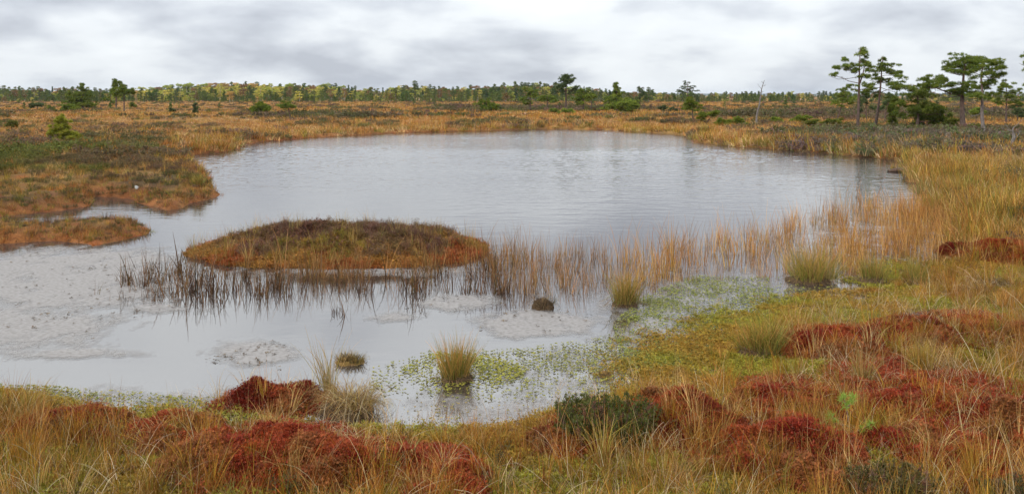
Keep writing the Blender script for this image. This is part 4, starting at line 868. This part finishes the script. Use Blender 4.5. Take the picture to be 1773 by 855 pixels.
auto('young_pine', 'yellow young pine with open whorled branches on the left bank', 108, 250, 204, 64, 'cone', YPINE, .045, 17, .6, cat='pine', big=.8)
auto('young_pine', 'faint yellowish seedling far left of the yellow young pine', 20, 224, 206, 24, 'bush', (A([.12, .13, .03]), A([.2, .19, .05])), .03, 5, .6)
auto('young_pine', 'conical young pine at the foot of the bushy dark pine', 1545, 226, 174, 28, 'cone', FRESH, .07, 10, 1)
auto('young_pine', 'light green young pine under the ragged dark pine crown', 1600, 226, 186, 36, 'bush', FRESH, .06, 9, 1)
auto('bog_pine', 'dim thin pine behind the two slim tall pines', 1500, 212, 158, 34, 'sparse', BLUE, .07, 8, .8)
auto('bog_pine', 'dim leaning pine between the slim pine and the bushy pine', 1530, 214, 164, 30, 'sparse', BLUE, .08, 7, .8, lean=12)
auto('young_pine', 'tall thin young pine behind the small open pine', 1762, 214, 178, 26, 'sparse', BLUE, .05, 7, .9)
auto('dwarf_pine', 'low pine bush under the crown of the crooked pine', 1690, 214, 188, 34, 'umbrella', PINE, .05, 7, .9)
for px, by, top, w_, lab in ((1388, 216, 198, 40, 'green dwarf pine bush left of the leaning small pine'), (1414, 222, 204, 52, 'wide lime dwarf bush on the right shore heath'), (1440, 226, 206, 40, 'lime dwarf bush left of the forked pine trunk'), (1345, 218, 204, 26, 'small green bush right of the slender snag'),
                         (1275, 219, 205, 40, 'bright low bush left of the slender snag'), (1250, 220, 207, 22, 'tiny low bush beside the low spreading dwarf pine'), (1648, 228, 206, 40, 'yellowish bush left of the stout pine trunk'), (1685, 232, 212, 26, 'yellow bush between the stout and the crooked trunk'),
                         (1518, 244, 232, 30, 'pale green dwarf shrub in front of the slim leaning pine'), (1560, 245, 234, 22, 'small lime shrub in the brown heath'), (1477, 236, 222, 28, 'grey green shrub at the foot of the forked pine'), (1630, 226, 196, 34, 'green bush between the bushy pine and the stout pine')):
    auto('dwarf_bush', lab, px, by, top, w_, 'bush', (A([.09, .12, .025]), A([.22, .22, .04])) if 'lim' in lab or 'yellow' in lab else FRESH, .035, 8, .8, cat='bush', group='bushes on the right shore heath')

# ------------------------------------------------------------------ the far wood
def far_src(kind, seed):
    mt = MB(); mc = MB(); H_ = 1.0
    V, T = tube([(0, 0, -.02), (NR.normal(0, .01), 0, .5), (0, 0, .95)], [.016, .012, .004], 5); mt.add(V, T, (.16, .12, .10) if kind != 'birch' else (.45, .42, .38))
    n = 70
    if kind == 'pine':
        for i in range(13): a = unif(0, 6.283); z_ = .15 + .8 * (i + unif(0, 1)) / 13; r = unif(.0, .22) * (1.15 - z_); crown_fill(mc, A([r * math.cos(a), r * math.sin(a), z_]), .13 * (1.3 - z_), .13 * (1.3 - z_), .05, 16, 6, .055, .022, (A([.8] * 3), A([1.2] * 3)))
    elif kind == 'spruce':
        for i in range(11): z_ = .12 + .84 * i / 10; r = .19 * (1.02 - z_); crown_fill(mc, A([0, 0, z_]), r, r, .035, 12, 5, .07, .035, (A([.75] * 3), A([1.15] * 3)))
    else:
        for i in range(11): a = unif(0, 6.283); r = unif(0, .15); z_ = unif(.22, .9); crown_fill(mc, A([r * math.cos(a), r * math.sin(a), z_]), .15 * (1.25 - z_ * .75), .15 * (1.25 - z_ * .75), .11, 18, 6, .05, .032, (A([.75] * 3), A([1.25] * 3)))
    return mt, mc
FCOL = {'pine': [A([.11, .165, .04]), A([.15, .19, .05]), A([.20, .22, .06]), A([.135, .17, .07])], 'spruce': [A([.075, .12, .045]), A([.10, .14, .04])],
        'birch': [A([.46, .47, .09]), A([.58, .50, .11]), A([.56, .38, .12]), A([.38, .43, .10])], 'rust': [A([.32, .19, .08]), A([.28, .20, .08]), A([.22, .19, .07])]}
FM = {}
for kd, cl in FCOL.items():
    FM[kd] = []
    for v in range(4):
        mt, mc = far_src('birch' if kd in ('birch', 'rust') else kd, v)
        c = cl[v % len(cl)]; mc.c = [q * c for q in mc.c]; FM[kd].append((mt.mesh('trunk', M_BARK), mc.mesh('crown', M_LEAF)))
topx = [-200, 0, 100, 180, 250, 330, 420, 500, 570, 610, 660, 700, 780, 830, 900, 950, 1000, 1060, 1110, 1140, 1200]
topy = [150, 149, 152, 153, 150, 145, 142, 144, 144, 150, 153, 146, 149, 148, 143, 143, 150, 154, 158, 163, 165]
ADJ = {'pine': ('deep green', 'mid green', 'olive green', 'grey green'), 'spruce': ('blackish green', 'dark green', 'blackish green', 'dark green'), 'birch': ('lime yellow', 'lemon yellow', 'orange gold', 'yellow green'), 'rust': ('rust brown', 'dull tan', 'khaki brown', 'rust brown')}
def far_tree(kind, v, x, y, h, wid, label, group, name):
    r = thing(name, (x, y, .1), label, 'tree', group); r.scale = (h * wid, h * wid, h); r.rotation_euler[2] = unif(0, 6.283)
    put('trunk', FM[kind][v][0], r); put('crown', FM[kind][v][1], r)
RN = random.Random(5)
def kind_at(px):
    if px < 215: p = (.64, .03, .08, .25)
    elif px < 600: p = (.22, .04, .56, .18)  # yellow birches gather here; their colour also stands in for a sunlit patch
    elif px < 760: p = (.45, .08, .28, .19)
    else: p = (.60, .10, .10, .20)
    u = RN.random(); s = 0
    for q, k_ in zip(p, ('pine', 'spruce', 'birch', 'rust')):
        s += q
        if u < s: return k_
    return 'pine'
def far_label(kd, v, h, front):
    nm = {'pine': 'pine', 'spruce': 'spruce', 'birch': 'birch', 'rust': 'round crowned birch'}[kd]
    if front: return '%s %s %s standing before the far wood on the edge of the plain' % ('low' if h < 3.6 else 'taller', ADJ[kd][v], nm)
    return '%s %s %s in the wall of the far wood' % ('overtopping' if h > 9.2 else 'middling' if h > 7.2 else 'short', ADJ[kd][v], nm)
for i in range(190):
    px = -70 + 1210 * (i + RN.uniform(-.4, .4)) / 190; Y = RN.uniform(430, 620); ty = np.interp(px, topx, topy) + abs(RN.gauss(0, 4)) - 1.5
    kd = kind_at(px); h = 2.4 + (HY - ty) * Y / F; h = max(h, 4.5)
    v = RN.randrange(4)
    far_tree(kd, v, (px - CX) / F * Y, Y, h, RN.uniform(1.25, 2.0) * (1 if kd != 'spruce' else .6), far_label(kd, v, h, 0), 'trees of the far wood', {'pine': 'pine_tree', 'spruce': 'spruce_tree', 'birch': 'birch_tree', 'rust': 'birch_tree'}[kd])
for i in range(210):
    px = -60 + 1900 * (i + RN.uniform(-.5, .5)) / 210; Y = RN.uniform(285, 400); h = RN.uniform(1.9, 5.2) * (1.0 if px < 1130 else .75) * (.75 if 230 < px < 640 else 1)
    if RN.random() < .12: h *= 1.3
    kd = 'pine' if RN.random() < .85 else ('birch' if 220 < px < 640 else 'spruce')
    v = RN.randrange(4)
    far_tree(kd, v, (px - CX) / F * Y, Y, h, RN.uniform(1.0, 2.0), far_label(kd, v, h, 1), 'short trees along the edge of the plain', 'bog_pine' if kd == 'pine' else kd + '_tree')
for i in range(46):
    px = RN.uniform(-40, 1810); Y = RN.uniform(120, 290); h = RN.uniform(.7, 1.9)
    v = RN.randrange(4)
    far_tree('pine', v, (px - CX) / F * Y, Y, h, RN.uniform(1.2, 2.0), '%s %s pine alone on the open plain beyond the pond' % ('knee high' if h < 1.1 else 'waist high' if h < 1.5 else 'man high', ADJ['pine'][v]), 'tiny pines scattered on the plain', 'tiny_pine')
# the wood behind, one mass
Nw = 1500; fp = unif(-150, 1150, Nw); fY = unif(420, 900, Nw); fh = np.maximum(2.2 + (HY - np.interp(fp, topx, topy) - np.abs(NR.normal(0, 3, Nw)) - 4) * fY / F, 4)
fp2 = unif(1130, 1900, 420); fY2 = unif(420, 1100, 420); fp = np.concatenate([fp, fp2]); fY = np.concatenate([fY, fY2]); fh = np.concatenate([fh, unif(2.6, 4.8, 420)])
fp3 = unif(-150, 1900, 1700); fY3 = unif(330, 440, 1700); fp = np.concatenate([fp, fp3]); fY = np.concatenate([fY, fY3]); fh = np.concatenate([fh, unif(1.2, 4.0, 1700) * (.55 + .6 * sstep(-.4, .5, fbm(fp3 * .03, fp3 * 0, 301, 3))) * np.where(fp3 > 1130, .85, 1)])
wsrc = []
for kd in ('pine', 'spruce', 'birch', 'rust'):
    for v in range(2):
        mt, mc = far_src('birch' if kd in ('birch', 'rust') else kd, v); c = FCOL[kd][v % len(FCOL[kd])]; mc.c = [q * c for q in mc.c]; mt.add(np.vstack(mc.v), np.vstack(mc.t), np.vstack(mc.c)); wsrc.append(mt.mesh('tree', M_LEAF))
vd = A([{'pine': 0, 'spruce': 2, 'birch': 4, 'rust': 6}[kind_at(p)] + RN.randrange(2) for p in fp]); vd[-1700:] = NR.integers(0, 2, 1700); vd[-500:] = NR.choice([0, 1, 4, 5, 7], 500)
tag(scatter('far_wood', np.stack([(fp - CX) / F * fY, fY, fp * 0 + .1], 1), unif(0, 6.283, len(fp)), np.stack([fh * 1.8, fh * 1.8, fh], 1), np.ones((len(fp), 3)), vd, wsrc, tilt=.02), 'mixed wood massed behind the edge of the plain', 'wood')

# ------------------------------------------------------------------ damp air
hz = new_mat('damp_air'); m, nt, nn, ln = hz
pv = nn('ShaderNodeVolumePrincipled'); pv.inputs['Color'].default_value = (.80, .87, .96, 1); pv.inputs['Density'].default_value = 7e-5; pv.inputs['Anisotropy'].default_value = 0.0
o_ = nn('ShaderNodeOutputMaterial'); ln(pv.outputs[0], o_.inputs['Volume'])
b0, b1 = A([-19500., -30., -2.0]), A([19500., 8000., 40.])
hv_ = [[(b0, b1)[(i >> k) & 1][k] for k in range(3)] for i in range(8)]
haze = put('haze', make_mesh('haze', hv_, [(0, 2, 3, 1), (4, 5, 7, 6), (0, 1, 5, 4), (2, 6, 7, 3), (0, 4, 6, 2), (1, 3, 7, 5)], m))
tag(haze, 'thin damp air veiling the far wood and hills', 'haze', kind='stuff')
